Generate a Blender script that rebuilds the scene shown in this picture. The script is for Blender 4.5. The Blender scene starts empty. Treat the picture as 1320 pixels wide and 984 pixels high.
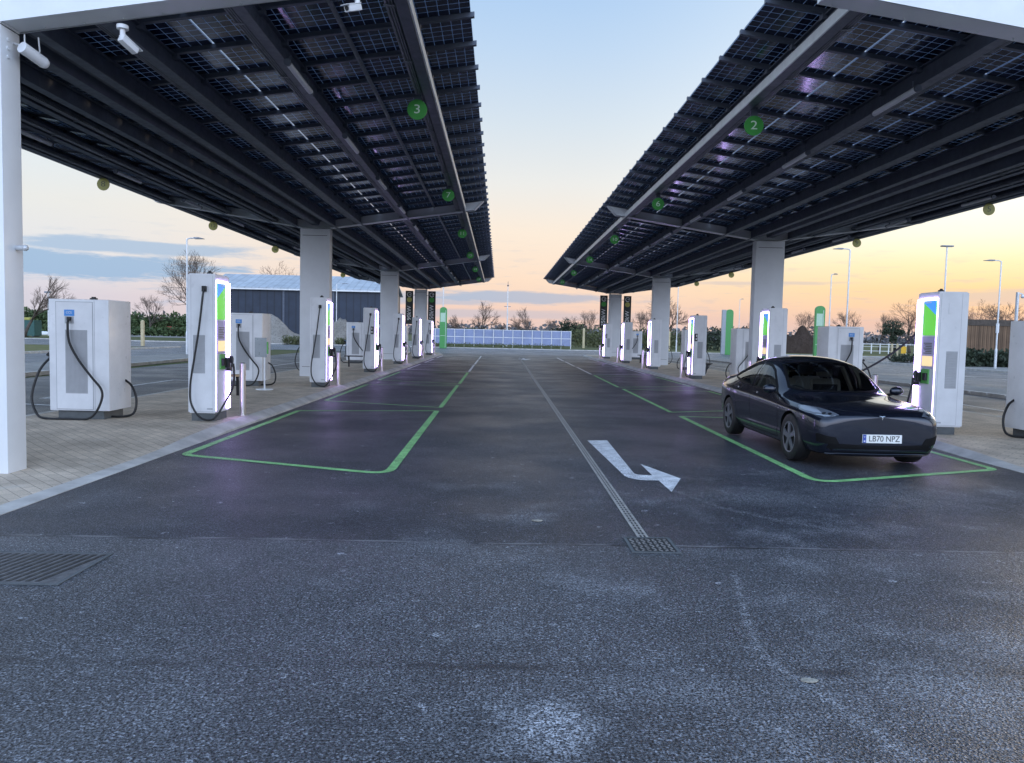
import bpy, bmesh, math, random
from mathutils import Vector, Matrix
from mathutils.bvhtree import BVHTree
random.seed(7)
sc = bpy.context.scene
COL = sc.collection
R = math.radians

# ------------------------------------------------------------------ helpers
def s2l(c):
    return tuple(((v/255.0)/12.92 if v/255.0 <= .04045 else ((v/255.0+.055)/1.055)**2.4) for v in c)

class MB:
    """collects shapes in one bmesh and links them as one mesh object"""
    def __init__(self): self.bm = bmesh.new(); self.mi = 0; self.uv = None
    def _f(self, vs):
        try:
            f = self.bm.faces.new(vs); f.material_index = self.mi; return f
        except ValueError: return None
    def box(self, x0, x1, y0, y1, z0, z1, bev=0, M=None):
        P = [(x0,y0,z0),(x1,y0,z0),(x1,y1,z0),(x0,y1,z0),(x0,y0,z1),(x1,y0,z1),(x1,y1,z1),(x0,y1,z1)]
        self.hexa(P, bev, M)
    def hexa(self, P, bev=0, M=None):
        v = [self.bm.verts.new((M @ Vector(p)) if M else p) for p in P]
        fs = [self._f([v[i] for i in q]) for q in ((3,2,1,0),(4,5,6,7),(0,1,5,4),(1,2,6,5),(2,3,7,6),(3,0,4,7))]
        if bev:
            es = list({e for f in fs for e in f.edges})
            bmesh.ops.bevel(self.bm, geom=es, offset=bev, segments=2, affect='EDGES', profile=.6, material=self.mi)
    def prism(self, pts, a0, a1, fn, bev=0):
        """pts: 2D outline; fn(p, a) -> 3D"""
        A = [self.bm.verts.new(fn(p, a0)) for p in pts]; B = [self.bm.verts.new(fn(p, a1)) for p in pts]
        n = len(pts); fs = [self._f(A[::-1]), self._f(B)]
        for i in range(n): fs.append(self._f([A[i], A[(i+1)%n], B[(i+1)%n], B[i]]))
        if bev:
            es = list({e for f in fs[:2] for e in f.edges})
            bmesh.ops.bevel(self.bm, geom=es, offset=bev, segments=2, affect='EDGES', material=self.mi)
    def ring(self, c, d, r, n, ref=None):
        d = Vector(d).normalized()
        ref = ref or (Vector((0,0,1)) if abs(d.z) < .9 else Vector((1,0,0)))
        a = d.cross(ref).normalized(); b = d.cross(a)
        return [self.bm.verts.new(Vector(c) + a*(r*math.cos(2*math.pi*i/n)) + b*(r*math.sin(2*math.pi*i/n))) for i in range(n)]
    def cyl(self, p0, p1, r0, r1=None, n=12, caps=True):
        if r1 is None: r1 = r0
        p0 = Vector(p0); p1 = Vector(p1); d = p1-p0
        A = self.ring(p0, d, r0, n); B = self.ring(p1, d, r1, n)
        for i in range(n): self._f([A[i], B[i], B[(i+1)%n], A[(i+1)%n]])
        if caps: self._f(A); self._f(B[::-1])
    def tube(self, path, r, n=8):
        path = [Vector(p) for p in path]; prev = None; a = None
        for i, p in enumerate(path):
            d = (path[min(i+1, len(path)-1)] - path[max(i-1, 0)]).normalized()
            if a is None:
                ref = Vector((0,0,1)) if abs(d.z) < .9 else Vector((1,0,0)); a = d.cross(ref).normalized()
            a = (a - d*a.dot(d)).normalized(); b = d.cross(a)
            rr = r[i] if isinstance(r, (list, tuple)) else r
            cur = [self.bm.verts.new(p + a*(rr*math.cos(2*math.pi*k/n)) + b*(rr*math.sin(2*math.pi*k/n))) for k in range(n)]
            if prev:
                for k in range(n): self._f([prev[k], prev[(k+1)%n], cur[(k+1)%n], cur[k]])
            else: self._f(cur[::-1])
            prev = cur
        self._f(prev)
    def poly(self, pts):
        return self._f([self.bm.verts.new(p) for p in pts])
    def ball(self, c, r, seg=12, rings=8, sc3=(1,1,1)):
        M = Matrix.Translation(c) @ Matrix.Diagonal((r*sc3[0], r*sc3[1], r*sc3[2], 1))
        g = bmesh.ops.create_uvsphere(self.bm, u_segments=seg, v_segments=rings, radius=1, matrix=M)
        for v in g['verts']:
            for f in v.link_faces: f.material_index = self.mi
    def leaves(self, c, rad, n, size, rng, shell=.35):
        c = Vector(c)
        for _ in range(n):
            d = Vector((rng.gauss(0,1), rng.gauss(0,1), rng.gauss(0,1))).normalized()
            k = (shell + (1-shell)*rng.random())
            p = c + Vector((d.x*rad[0]*k, d.y*rad[1]*k, d.z*rad[2]*k))
            a = Vector((rng.gauss(0,1), rng.gauss(0,1), rng.gauss(0,1))).normalized()
            b = a.cross(Vector((rng.gauss(0,1), rng.gauss(0,1), rng.gauss(0,1)))).normalized()
            s = size*(.6+.8*rng.random())
            self.poly((p-a*s, p-b*s*.5, p+a*s, p+b*s*.5))
    def text(self, body, size, M, extrude=.002, sx=1.0):
        cu = bpy.data.curves.new('t', 'FONT'); cu.body = body; cu.size = size; cu.extrude = extrude
        cu.align_x = 'CENTER'; cu.align_y = 'CENTER'
        ob = bpy.data.objects.new('t', cu); COL.objects.link(ob)
        dg = bpy.context.evaluated_depsgraph_get()
        me = bpy.data.meshes.new_from_object(ob.evaluated_get(dg))
        me.transform(M @ Matrix.Diagonal((sx,1,1,1)))
        n0 = len(self.bm.faces)
        self.bm.from_mesh(me)
        self.bm.faces.ensure_lookup_table()
        for f in self.bm.faces[n0:]: f.material_index = self.mi
        bpy.data.objects.remove(ob); bpy.data.curves.remove(cu); bpy.data.meshes.remove(me)
    def build(self, name, mat, parent=None, smooth=False, loc=None, normals=True):
        if normals: bmesh.ops.recalc_face_normals(self.bm, faces=self.bm.faces[:])
        me = bpy.data.meshes.new(name); self.bm.to_mesh(me); self.bm.free()
        for m in (mat if isinstance(mat, (list, tuple)) else [mat]): me.materials.append(m)
        if smooth:
            me.polygons.foreach_set('use_smooth', [True]*len(me.polygons))
            if smooth != 'all': me.set_sharp_from_angle(angle=R(smooth if smooth is not True else 40))
        ob = bpy.data.objects.new(name, me); COL.objects.link(ob)
        if parent: ob.parent = parent
        if loc: ob.location = loc
        return ob

def tag(o, label=None, cat=None, group=None, kind=None):
    if label: o['label'] = label
    if cat: o['category'] = cat
    if group: o['group'] = group
    if kind: o['kind'] = kind
    return o
def empty(name, loc=(0,0,0), rz=0):
    o = bpy.data.objects.new(name, None); COL.objects.link(o); o.location = loc; o.rotation_euler.z = rz
    o.empty_display_size = .2
    return o
def copy_tree(o, parent=None):
    c = o.copy(); COL.objects.link(c)
    if parent: c.parent = parent
    for ch in [x for x in sc.objects if x.parent == o]: copy_tree(ch, c)
    return c
def struct(ob): ob['kind'] = 'structure'; return ob
def smooth_path(pts, k=8):
    P = [Vector(p) for p in pts]; P = [P[0]*2-P[1]] + P + [P[-1]*2-P[-2]]; out = []
    for i in range(1, len(P)-2):
        for j in range(k):
            t = j/k
            out.append(.5*((2*P[i]) + (P[i+1]-P[i-1])*t + (2*P[i-1]-5*P[i]+4*P[i+1]-P[i+2])*t*t + (3*P[i]-P[i-1]-3*P[i+1]+P[i+2])*t**3))
    out.append(P[-2]); return out

# ------------------------------------------------------------------ camera
F = 988.0; CX, CY = 660.0, 492.0; CAMH = 1.63
def cam_basis(roll=1.2, vp=(643., 431.)):
    r = R(roll)
    d = Vector(((vp[0]-CX)/F, (CY-vp[1])/F, -1)).normalized()
    z = Vector((math.sin(r), math.cos(r), 0)); z = (z - d*z.dot(d)).normalized()
    x = d.cross(z)
    return Matrix((x, d, z))          # world = M @ cam
CB = cam_basis()
def ray(px, py): return CB @ Vector(((px-CX)/F, (CY-py)/F, -1))
def gnd(px, py, z=0):
    d = ray(px, py); t = (z-CAMH)/d.z; return (d.x*t, d.y*t)
def atY(px, py, Y):
    d = ray(px, py); t = Y/d.y; return (d.x*t, CAMH+d.z*t)
cam = bpy.data.cameras.new('Camera'); co = bpy.data.objects.new('Camera', cam); COL.objects.link(co)
cam.sensor_width = 36; cam.lens = 36*F/1320; cam.clip_end = 5000; cam.clip_start = .05
co.matrix_world = Matrix.Translation((0,0,CAMH)) @ CB.to_4x4()
sc.camera = co

# ------------------------------------------------------------------ materials
class NT:
    def __init__(self, tree): self.t = tree; self.n = tree.nodes; self.l = tree.links
    def new(self, typ, **kw):
        nd = self.n.new(typ)
        for k, v in kw.items(): setattr(nd, k, v)
        return nd
    def put(self, sock, v):
        if isinstance(v, bpy.types.NodeSocket): self.l.new(v, sock)
        elif v is not None: sock.default_value = v
    def math(self, op, a, b=None, c=None, clamp=False):
        nd = self.new('ShaderNodeMath', operation=op, use_clamp=clamp)
        self.put(nd.inputs[0], a); self.put(nd.inputs[1], b); self.put(nd.inputs[2], c)
        return nd.outputs[0]
    def mix(self, f, a, b, blend='MIX'):
        nd = self.new('ShaderNodeMix', data_type='RGBA', blend_type=blend)
        self.put(nd.inputs[0], f); self.put(nd.inputs[6], a if not isinstance(a, tuple) else (*a[:3], 1)); self.put(nd.inputs[7], b if not isinstance(b, tuple) else (*b[:3], 1))
        return nd.outputs[2]
    def sstep(self, v, a, b, to0=0., to1=1.):
        nd = self.new('ShaderNodeMapRange', interpolation_type='SMOOTHSTEP')
        self.put(nd.inputs[0], v); nd.inputs[1].default_value = a; nd.inputs[2].default_value = b
        nd.inputs[3].default_value = to0; nd.inputs[4].default_value = to1
        return nd.outputs[0]
    def noise(self, vec, scale, detail=4, rough=.55, out=0, dist=0):
        nd = self.new('ShaderNodeTexNoise'); self.put(nd.inputs['Vector'], vec)
        nd.inputs['Scale'].default_value = scale; nd.inputs['Detail'].default_value = detail; nd.inputs['Roughness'].default_value = rough
        nd.inputs['Distortion'].default_value = dist
        return nd.outputs[out]
    def mapping(self, vec, scale=(1,1,1), loc=(0,0,0), rot=(0,0,0)):
        nd = self.new('ShaderNodeMapping'); self.put(nd.inputs[0], vec)
        nd.inputs['Scale'].default_value = scale; nd.inputs['Location'].default_value = loc; nd.inputs['Rotation'].default_value = rot
        return nd.outputs[0]
    def bump(self, h, strength=.3, dist=.01):
        nd = self.new('ShaderNodeBump'); nd.inputs['Strength'].default_value = strength; nd.inputs['Distance'].default_value = dist
        self.put(nd.inputs['Height'], h); return nd.outputs[0]
def mat(name, base=(.5,.5,.5), rough=.5, metal=0, spec=.5, var=.12, vscale=6., bumpk=0, bscale=80, emit=None, estr=0, coat=0, trans=0):
    m = bpy.data.materials.new(name); m.use_nodes = True; t = NT(m.node_tree); p = t.n['Principled BSDF']
    p.inputs['Roughness'].default_value = rough; p.inputs['Metallic'].default_value = metal
    p.inputs['Specular IOR Level'].default_value = spec; p.inputs['Coat Weight'].default_value = coat
    p.inputs['Coat Roughness'].default_value = .05
    tc = t.new('ShaderNodeTexCoord').outputs['Object']
    if var:
        n = t.noise(tc, vscale, 5, .6)
        k = t.sstep(n, .25, .75, 1-var, 1+var)
        c = t.mix(1.0, (*base, 1), k, 'MULTIPLY')
        t.put(p.inputs['Base Color'], c)
        rr = t.sstep(t.noise(tc, vscale*3, 4), .3, .7, max(0, rough-.08), min(1, rough+.08)); t.put(p.inputs['Roughness'], rr)
    else: p.inputs['Base Color'].default_value = (*base, 1)
    if bumpk: t.put(p.inputs['Normal'], t.bump(t.noise(tc, bscale, 3), bumpk, .01))
    if emit: p.inputs['Emission Color'].default_value = (*emit, 1); p.inputs['Emission Strength'].default_value = estr
    if trans: p.inputs['Transmission Weight'].default_value = trans
    return m
M = {}
M['white_panel'] = mat('white_panel', (.76,.78,.80), .38, var=.05, vscale=1.5)
M['charger_white'] = mat('charger_white', (.74,.75,.77), .35, var=.07, vscale=2.5)
M['clad_grey'] = mat('clad_grey', (.66,.68,.70), .4, var=.06, vscale=1.2)
M['steel_dark'] = mat('steel_dark', (.095,.11,.145), .5, metal=.3, var=.15, vscale=3)
M['steel_galv'] = mat('steel_galv', (.20,.22,.25), .45, metal=.6, var=.2, vscale=5)
M['steel_light'] = mat('steel_light', (.66,.68,.70), .4, metal=.3, var=.1, vscale=4)
M['plinth'] = mat('plinth', (.10,.11,.115), .7, var=.15)
M['rubber'] = mat('rubber', (.012,.012,.013), .5, var=.1)
M['black_plastic'] = mat('black_plastic', (.02,.02,.022), .45, var=.1)
M['stainless'] = mat('stainless', (.62,.60,.58), .40, metal=1, var=.06, vscale=10)
M['vent_grey'] = mat('vent_grey', (.42,.43,.45), .5, var=.05)
M['screen_green'] = mat('screen_green', (.12,.5,.06), .3, var=0, emit=(.13,.62,.05), estr=.55)
M['screen_blue'] = mat('screen_blue', (.05,.25,.7), .3, var=0, emit=(.05,.30,.80), estr=.6)
M['screen_cream'] = mat('screen_cream', (.8,.65,.35), .3, var=0, emit=(1,.75,.38), estr=.55)
M['strip'] = mat('strip', (.8,.8,.9), .4, var=0, emit=(.56,.40,1.0), estr=10)
M['lavender'] = mat('lavender', (.5,.47,.66), .4, var=.08)
M['blue_badge'] = mat('blue_badge', (.05,.26,.66), .4, var=.06)
M['blue_plug'] = mat('blue_plug', (.06,.34,.70), .4, var=.06)
M['pay_green'] = mat('pay_green', (.12,.42,.10), .4, var=.06)
M['sign_green'] = mat('sign_green', (.05,.30,.05), .5, var=.05)
M['sign_yellow'] = mat('sign_yellow', (.42,.39,.09), .5, var=.05)
M['sign_glyph'] = mat('sign_glyph', (.62,.75,.60), .5, var=0)
M['glyph_dark'] = mat('glyph_dark', (.12,.12,.05), .5, var=0)
M['banner'] = mat('banner', (.025,.03,.028), .6, var=.1)
M['white_glyph'] = mat('white_glyph', (.75,.75,.74), .5, var=0)
M['totem_green'] = mat('totem_green', (.07,.30,.08), .4, var=.06)
M['totem_pale'] = mat('totem_pale', (.45,.62,.45), .4, var=.06)
M['totem_grey'] = mat('totem_grey', (.28,.31,.33), .35, metal=.3, var=.06)
M['timber'] = mat('timber', (.42,.29,.17), .7, var=.25, vscale=8)
M['leaf_litter'] = mat('leaf_litter', (.34,.32,.27), .8, var=.3, vscale=40)
M['timber_pale'] = mat('timber_pale', (.55,.46,.28), .7, var=.2, vscale=5)
M['blade_metal'] = M['steel_light']
M['tube_lamp'] = mat('tube_lamp', (.62,.64,.68), .35, var=.04)
M['kerb'] = mat('kerb', (.50,.48,.45), .8, var=.22, vscale=2.5, bumpk=.2, bscale=60)
M['line_green'] = mat('line_green', (.24,.56,.20), .6, var=.3, vscale=7, bumpk=.25, bscale=150)
M['line_white'] = mat('line_white', (.66,.67,.68), .6, var=.28, vscale=8, bumpk=.25, bscale=150)
M['grate'] = mat('grate', (.26,.26,.26), .6, metal=.5, var=.3, vscale=12)
M['gully'] = mat('gully', (.13,.13,.135), .6, metal=.3, var=.3, vscale=12)
M['bark'] = mat('bark', (.085,.068,.055), .9, var=.3, vscale=3)
M['twig'] = mat('twig', (.13,.095,.075), .9, var=.3, vscale=3)
M['twig_warm'] = mat('twig_warm', (.20,.12,.085), .9, var=.3, vscale=3)
M['leaf_dark'] = mat('leaf_dark', (.035,.05,.028), .8, var=.4, vscale=1.5)
M['leaf_green'] = mat('leaf_green', (.065,.10,.035), .8, var=.4, vscale=1.5)
M['leaf_olive'] = mat('leaf_olive', (.11,.12,.05), .8, var=.4, vscale=1.5)
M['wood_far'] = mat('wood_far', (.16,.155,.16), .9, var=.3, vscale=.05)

def m_asphalt(name, base, near=True):
    m = bpy.data.materials.new(name); m.use_nodes = True; t = NT(m.node_tree); p = t.n['Principled BSDF']
    tc = t.new('ShaderNodeTexCoord').outputs['Object']
    sx = t.new('ShaderNodeSeparateXYZ'); t.put(sx.inputs[0], tc); X, Y = sx.outputs[0], sx.outputs[1]
    fine = t.noise(tc, 80, 3, .7)
    vor = t.new('ShaderNodeTexVoronoi'); t.put(vor.inputs['Vector'], tc); vor.inputs['Scale'].default_value = 90
    big = t.noise(tc, .35, 5, .6); mid = t.noise(tc, 2.2, 5, .65)
    k = t.math('MULTIPLY', t.sstep(fine, .37, .65, .08, 2.45), t.sstep(big, .3, .7, .8, 1.2))
    k = t.math('MULTIPLY', k, t.sstep(mid, .25, .75, .92, 1.08)); k = t.math('MULTIPLY', k, t.sstep(t.noise(tc, 24, 3, .7), .3, .7, .75, 1.25))
    stone = t.new('ShaderNodeSeparateColor'); t.put(stone.inputs[0], vor.outputs['Color'])
    k = t.math('MULTIPLY', k, t.sstep(stone.outputs[0], .55, 1., .85, 2.3))
    c = t.mix(1.0, (*base, 1), k, 'MULTIPLY')
    if near:
        # older, paler surface this side of the laying joint
        joint = t.math('ADD', Y, t.math('MULTIPLY', t.noise(tc, .8, 2), .12))
        old = t.sstep(joint, 5.90, 5.96, 1., 0.)
        c = t.mix(t.math('MULTIPLY', old, .5), c, t.mix(1.0, (.090,.094,.101,1), k, 'MULTIPLY'))
        ln = t.math('ABSOLUTE', t.math('SUBTRACT', joint, 5.94))
        gap = t.sstep(t.noise(tc, 3.1, 3), .42, .6)
        c = t.mix(t.math('MULTIPLY', t.sstep(ln, .010, .026, .85, 0), gap), c, (.012,.012,.014))
        ln2 = t.math('ABSOLUTE', t.math('SUBTRACT', joint, 5.965))
        c = t.mix(t.math('MULTIPLY', t.sstep(ln2, .006, .03, .8, 0), t.sstep(t.noise(tc, 1.7, 3), .4, .6)), c, (.22,.22,.23))
        ln3 = t.math('ABSOLUTE', t.math('SUBTRACT', t.math('ADD', Y, t.math('MULTIPLY', t.noise(tc, .9, 2), .10)), 3.72))
        c = t.mix(t.math('MULTIPLY', t.sstep(ln3, .01, .06, .7, 0), t.sstep(t.noise(tc, 1.3, 3), .4, .6)), c, (.02,.02,.024))
        # dried salt / paint dust
        grain = t.sstep(t.noise(tc, 42, 4, .75), .42, .62)
        spot = t.math('MAXIMUM', t.sstep(t.noise(tc, 7.5, 2, .5), .68, .75), t.sstep(t.noise(t.mapping(tc, (1,1.6,1)), 15, 3, .6), .675, .73))
        wide = t.sstep(t.noise(tc, 1.15, 3, .6), .50, .72)
        wide = t.math('MULTIPLY', wide, t.sstep(X, -2.0, 1.5, .30, 1.))
        wide = t.math('MULTIPLY', wide, t.sstep(Y, 7.5, 12., 1., .12))
        dust = t.math('MAXIMUM', t.math('MULTIPLY', spot, t.sstep(Y, 9., 16., .9, .25)), t.math('MULTIPLY', wide, .50))
        def blob(cx, cy, rx, ry, s, d0):
            dx = t.math('DIVIDE', t.math('SUBTRACT', X, cx), rx); dy = t.math('DIVIDE', t.math('SUBTRACT', Y, cy), ry)
            d = t.math('SQRT', t.math('ADD', t.math('MULTIPLY', dx, dx), t.math('MULTIPLY', dy, dy)))
            d = t.math('ADD', d, t.math('MULTIPLY', t.math('SUBTRACT', t.noise(tc, 5, 4), .5), 1.6))
            return t.sstep(d, d0, 1.15, s, 0.)
        for b in BLOBS: dust = t.math('MAXIMUM', dust, blob(*b))
        def seg(a, b_, w, s):
            ax, ay = a; bx, by = b_; L2 = (bx-ax)**2+(by-ay)**2
            h = t.math('DIVIDE', t.math('ADD', t.math('MULTIPLY', t.math('SUBTRACT', X, ax), bx-ax), t.math('MULTIPLY', t.math('SUBTRACT', Y, ay), by-ay)), L2, clamp=True)
            dx = t.math('SUBTRACT', t.math('SUBTRACT', X, ax), t.math('MULTIPLY', h, bx-ax)); dy = t.math('SUBTRACT', t.math('SUBTRACT', Y, ay), t.math('MULTIPLY', h, by-ay))
            d = t.math('SQRT', t.math('ADD', t.math('MULTIPLY', dx, dx), t.math('MULTIPLY', dy, dy)))
            d = t.math('ADD', d, t.math('MULTIPLY', t.math('SUBTRACT', t.noise(tc, 12, 4, .7), .42), w*3.2))
            return t.sstep(d, 0., w, s, 0.)
        for a, b_, w, s in SEGS: dust = t.math('MAXIMUM', dust, seg(a, b_, w, s))
        c = t.mix(t.math('MULTIPLY', dust, t.math('MULTIPLY', t.sstep(fine, .44, .56, .08, 1.), t.sstep(t.noise(tc, 26, 4, .75), .42, .58, .15, 1.))), c, (.62,.65,.70))
    t.put(p.inputs['Base Color'], c)
    rg = t.sstep(t.noise(tc, .6, 4), .3, .7, .36, .52)
    t.put(p.inputs['Roughness'], rg); p.inputs['Specular IOR Level'].default_value = .36
    h = t.math('ADD', t.math('MULTIPLY', fine, .6), t.math('MULTIPLY', vor.outputs['Distance'], .8))
    t.put(p.inputs['Normal'], t.bump(h, .9, .008))
    return m
SEGS = []
sp = [gnd(*p) for p in ((948,742),(962,800),(985,848),(1030,878),(1090,915),(1150,960),(1215,1000))]
for a, b_, w in zip(sp, sp[1:], (.05,.06,.07,.08,.10,.12)): SEGS.append((a, b_, w, .62))
sp = [gnd(*p) for p in ((850,625),(930,655),(1010,672),(1120,690))]
for a, b_ in zip(sp, sp[1:]): SEGS.append((a, b_, .10, .4))
BLOBS = [(*gnd(705,935), .30, .30, 1., .1), (*gnd(1230,890), .55, .5, .5, 0.), (*gnd(860,890), .6, .22, .35, 0.), (*gnd(1150,640), 1.4, 1.0, .35, 0.), (*gnd(980,640), 1.0, .7, .35, 0.)]
M['asphalt'] = m_asphalt('asphalt', (.032,.035,.043))
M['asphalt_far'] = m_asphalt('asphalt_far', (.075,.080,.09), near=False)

def m_line(name, base):
    m = mat(name, base, .6, var=.25, vscale=6, bumpk=.25, bscale=150); t = NT(m.node_tree); p = t.n['Principled BSDF']
    tc = t.new('ShaderNodeTexCoord').outputs['Object']
    src = p.inputs['Base Color'].links[0].from_socket
    wear = t.math('MULTIPLY', t.sstep(t.noise(tc, 62, 3, .7), .52, .60), t.sstep(t.noise(tc, 1.6, 4, .65), .36, .66, .12, .95))
    t.put(p.inputs['Base Color'], t.mix(wear, src, (.035,.036,.04)))
    return m
M['line_green'] = m_line('line_green', (.27,.60,.22)); M['line_white'] = m_line('line_white', (.70,.71,.72))
def m_pavers():
    m = bpy.data.materials.new('block_paving'); m.use_nodes = True; t = NT(m.node_tree); p = t.n['Principled BSDF']
    tc = t.new('ShaderNodeTexCoord').outputs['Object']
    b = t.new('ShaderNodeTexBrick'); t.put(b.inputs['Vector'], t.mapping(tc, rot=(0,0,R(45))))
    b.inputs['Scale'].default_value = 1; b.inputs['Brick Width'].default_value = .24; b.inputs['Row Height'].default_value = .12
    b.inputs['Mortar Size'].default_value = .006; b.inputs['Mortar Smooth'].default_value = .4; b.inputs['Bias'].default_value = 0
    b.inputs['Color1'].default_value = (.66,.55,.43,1); b.inputs['Color2'].default_value = (.54,.45,.35,1); b.inputs['Mortar'].default_value = (.33,.275,.215,1)
    n = t.noise(tc, 1.3, 5, .6); k = t.sstep(n, .3, .7, .78, 1.18)
    c = t.mix(1.0, b.outputs['Color'], k, 'MULTIPLY')
    c = t.mix(t.sstep(t.noise(tc, 60, 3, .7), .4, .7, 0, .35), c, (.14,.125,.11))
    c = t.mix(t.math('MULTIPLY', t.sstep(t.noise(tc, 2.6, 3), .60, .75), .35), c, (.50,.48,.44))
    t.put(p.inputs['Base Color'], c); p.inputs['Roughness'].default_value = .75
    t.put(p.inputs['Normal'], t.bump(t.math('ADD', b.outputs['Fac'], t.math('MULTIPLY', t.noise(tc, 90, 3), -.4)), -.4, .006))
    return m
M['paving'] = m_pavers()
def m_ground(name, a, b_, c_, s1=.05, s2=1.2):
    m = bpy.data.materials.new(name); m.use_nodes = True; t = NT(m.node_tree); p = t.n['Principled BSDF']
    tc = t.new('ShaderNodeTexCoord').outputs['Object']
    c = t.mix(t.sstep(t.noise(tc, s1, 6, .6), .35, .65), (*a,1), (*b_,1))
    c = t.mix(t.sstep(t.noise(tc, s2, 6, .7), .45, .65, 0, .8), c, (*c_,1))
    t.put(p.inputs['Base Color'], c); p.inputs['Roughness'].default_value = .95; p.inputs['Specular IOR Level'].default_value = .1
    t.put(p.inputs['Normal'], t.bump(t.noise(tc, 14, 4, .7), .6, .06))
    return m
M['field'] = m_ground('field', (.10,.12,.05), (.16,.15,.08), (.07,.09,.035))
M['verge'] = m_ground('verge', (.15,.16,.06), (.22,.19,.11), (.12,.14,.05), .3, 2.)
M['gravel'] = m_ground('gravel', (.33,.31,.28), (.27,.26,.24), (.4,.38,.35), .3, 5)
M['rubble'] = m_ground('rubble', (.24,.22,.195), (.32,.30,.27), (.15,.135,.12), .6, 6)
M['soil'] = m_ground('soil', (.05,.036,.028), (.07,.05,.04), (.035,.025,.02), .6, 4)

def m_solar():
    m = bpy.data.materials.new('solar_glass'); m.use_nodes = True; t = NT(m.node_tree); p = t.n['Principled BSDF']
    uv = t.new('ShaderNodeTexCoord').outputs['UV']
    s = t.new('ShaderNodeSeparateXYZ'); t.put(s.inputs[0], uv)
    def line(v, n, w):
        f = t.math('FRACT', t.math('MULTIPLY', v, n)); d = t.math('ABSOLUTE', t.math('SUBTRACT', f, .5))
        return t.math('GREATER_THAN', d, .5-w)
    g = t.math('MAXIMUM', line(s.outputs[0], 12, .035), line(s.outputs[1], 6, .04))
    bus = line(t.math('ADD', s.outputs[0], .0), 60, .035)
    c = t.mix(t.math('MULTIPLY', bus, .25), (.015,.021,.055,1), (.07,.085,.13,1))
    c = t.mix(g, c, (.34,.40,.55,1))
    t.put(p.inputs['Base Color'], c); p.inputs['Roughness'].default_value = .13; p.inputs['Specular IOR Level'].default_value = .5
    tr = t.new('ShaderNodeBsdfTranslucent'); tr.inputs['Color'].default_value = (.65,.80,1.,1)
    mx = t.new('ShaderNodeMixShader'); t.put(mx.inputs[0], t.math('MULTIPLY', g, .52)); t.l.new(p.outputs[0], mx.inputs[1]); t.l.new(tr.outputs[0], mx.inputs[2])
    t.l.new(mx.outputs[0], t.n['Material Output'].inputs['Surface'])
    return m
M['solar'] = m_solar()
def m_stripes(name, base, axis, period, depth=.3, rough=.5, metal=0, dark=.75, var=.15):
    m = mat(name, base, rough, metal, var=0); t = NT(m.node_tree); p = t.n['Principled BSDF']
    tc = t.new('ShaderNodeTexCoord').outputs['Object']; s = t.new('ShaderNodeSeparateXYZ'); t.put(s.inputs[0], tc)
    f = t.math('FRACT', t.math('DIVIDE', s.outputs[axis], period))
    tri = t.math('ABSOLUTE', t.math('SUBTRACT', f, .5))
    idn = t.new('ShaderNodeTexWhiteNoise', noise_dimensions='1D'); t.put(idn.inputs['W'], t.math('FLOOR', t.math('DIVIDE', s.outputs[axis], period)))
    k = t.math('MULTIPLY', t.sstep(tri, .36, .48, 1., dark), t.sstep(idn.outputs['Value'], 0, 1, 1-var, 1+var))
    k = t.math('MULTIPLY', k, t.sstep(t.noise(tc, .7, 5, .65), .3, .7, .85, 1.15))
    t.put(p.inputs['Base Color'], t.mix(1.0, (*base,1), k, 'MULTIPLY'))
    t.put(p.inputs['Normal'], t.bump(t.sstep(tri, .3, .5, 1, 0), depth, .03))
    return m
M['barn_wall'] = m_stripes('barn_wall', (.022,.032,.055), 0, 1.0, .4, .5, .2, .6, .05)
M['barn_roof'] = m_stripes('barn_roof', (.42,.46,.50), 0, 1.0, .5, .5, 0, .8, .06)
M['board_fence'] = m_stripes('board_fence', (.17,.105,.062), 0, .16, .4, .8, 0, .45, .25)

# ------------------------------------------------------------------ sky and sun
w = bpy.data.worlds.new('World'); sc.world = w; w.use_nodes = True
t = NT(w.node_tree); bg = t.n['Background']
gen = t.new('ShaderNodeTexCoord').outputs['Generated']
sp3 = t.new('ShaderNodeSeparateXYZ'); t.put(sp3.inputs[0], gen)
az = t.math('MULTIPLY', t.math('ARCTAN2', sp3.outputs[0], sp3.outputs[1]), 57.29578)
el = t.math('MULTIPLY', t.math('ARCSINE', sp3.outputs[2]), 57.29578)
pos = t.math('SQRT', t.math('DIVIDE', t.math('MAXIMUM', el, 0.), 90.))
def ramp(stops):
    nd = t.new('ShaderNodeValToRGB'); t.put(nd.inputs[0], pos); e = nd.color_ramp.elements
    for i, (deg, c, k) in enumerate(stops):
        q = e[i] if i < 2 else e.new(.5)
        q.position = 0
    for i, (deg, c, k) in enumerate(stops):
        q = e[i]; q.position = math.sqrt(deg/90.) if i < len(stops) else 1; q.color = (*[v*k for v in s2l(c)], 1)
    return nd.outputs[0]
def ramp(stops):
    nd = t.new('ShaderNodeValToRGB'); t.put(nd.inputs[0], pos); cr = nd.color_ramp
    while len(cr.elements) > 1: cr.elements.remove(cr.elements[-1])
    for i, (deg, c, k) in enumerate(stops):
        q = cr.elements[0] if i == 0 else cr.elements.new(math.sqrt(deg/90.))
        q.position = math.sqrt(deg/90.); q.color = (*[v*k for v in s2l(c)], 1)
    return nd.outputs[0]
ZEN = [(45,(156,186,228),1.2),(90,(150,180,224),1.2)]
rC = ramp([(0,(220,200,200),1),(1.5,(238,204,190),1),(4,(250,222,198),1),(7.5,(249,233,215),1),(11,(234,234,231),1),(15,(214,226,236),1),(20,(190,214,240),1),(25,(168,202,240),1)]+ZEN)
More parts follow.
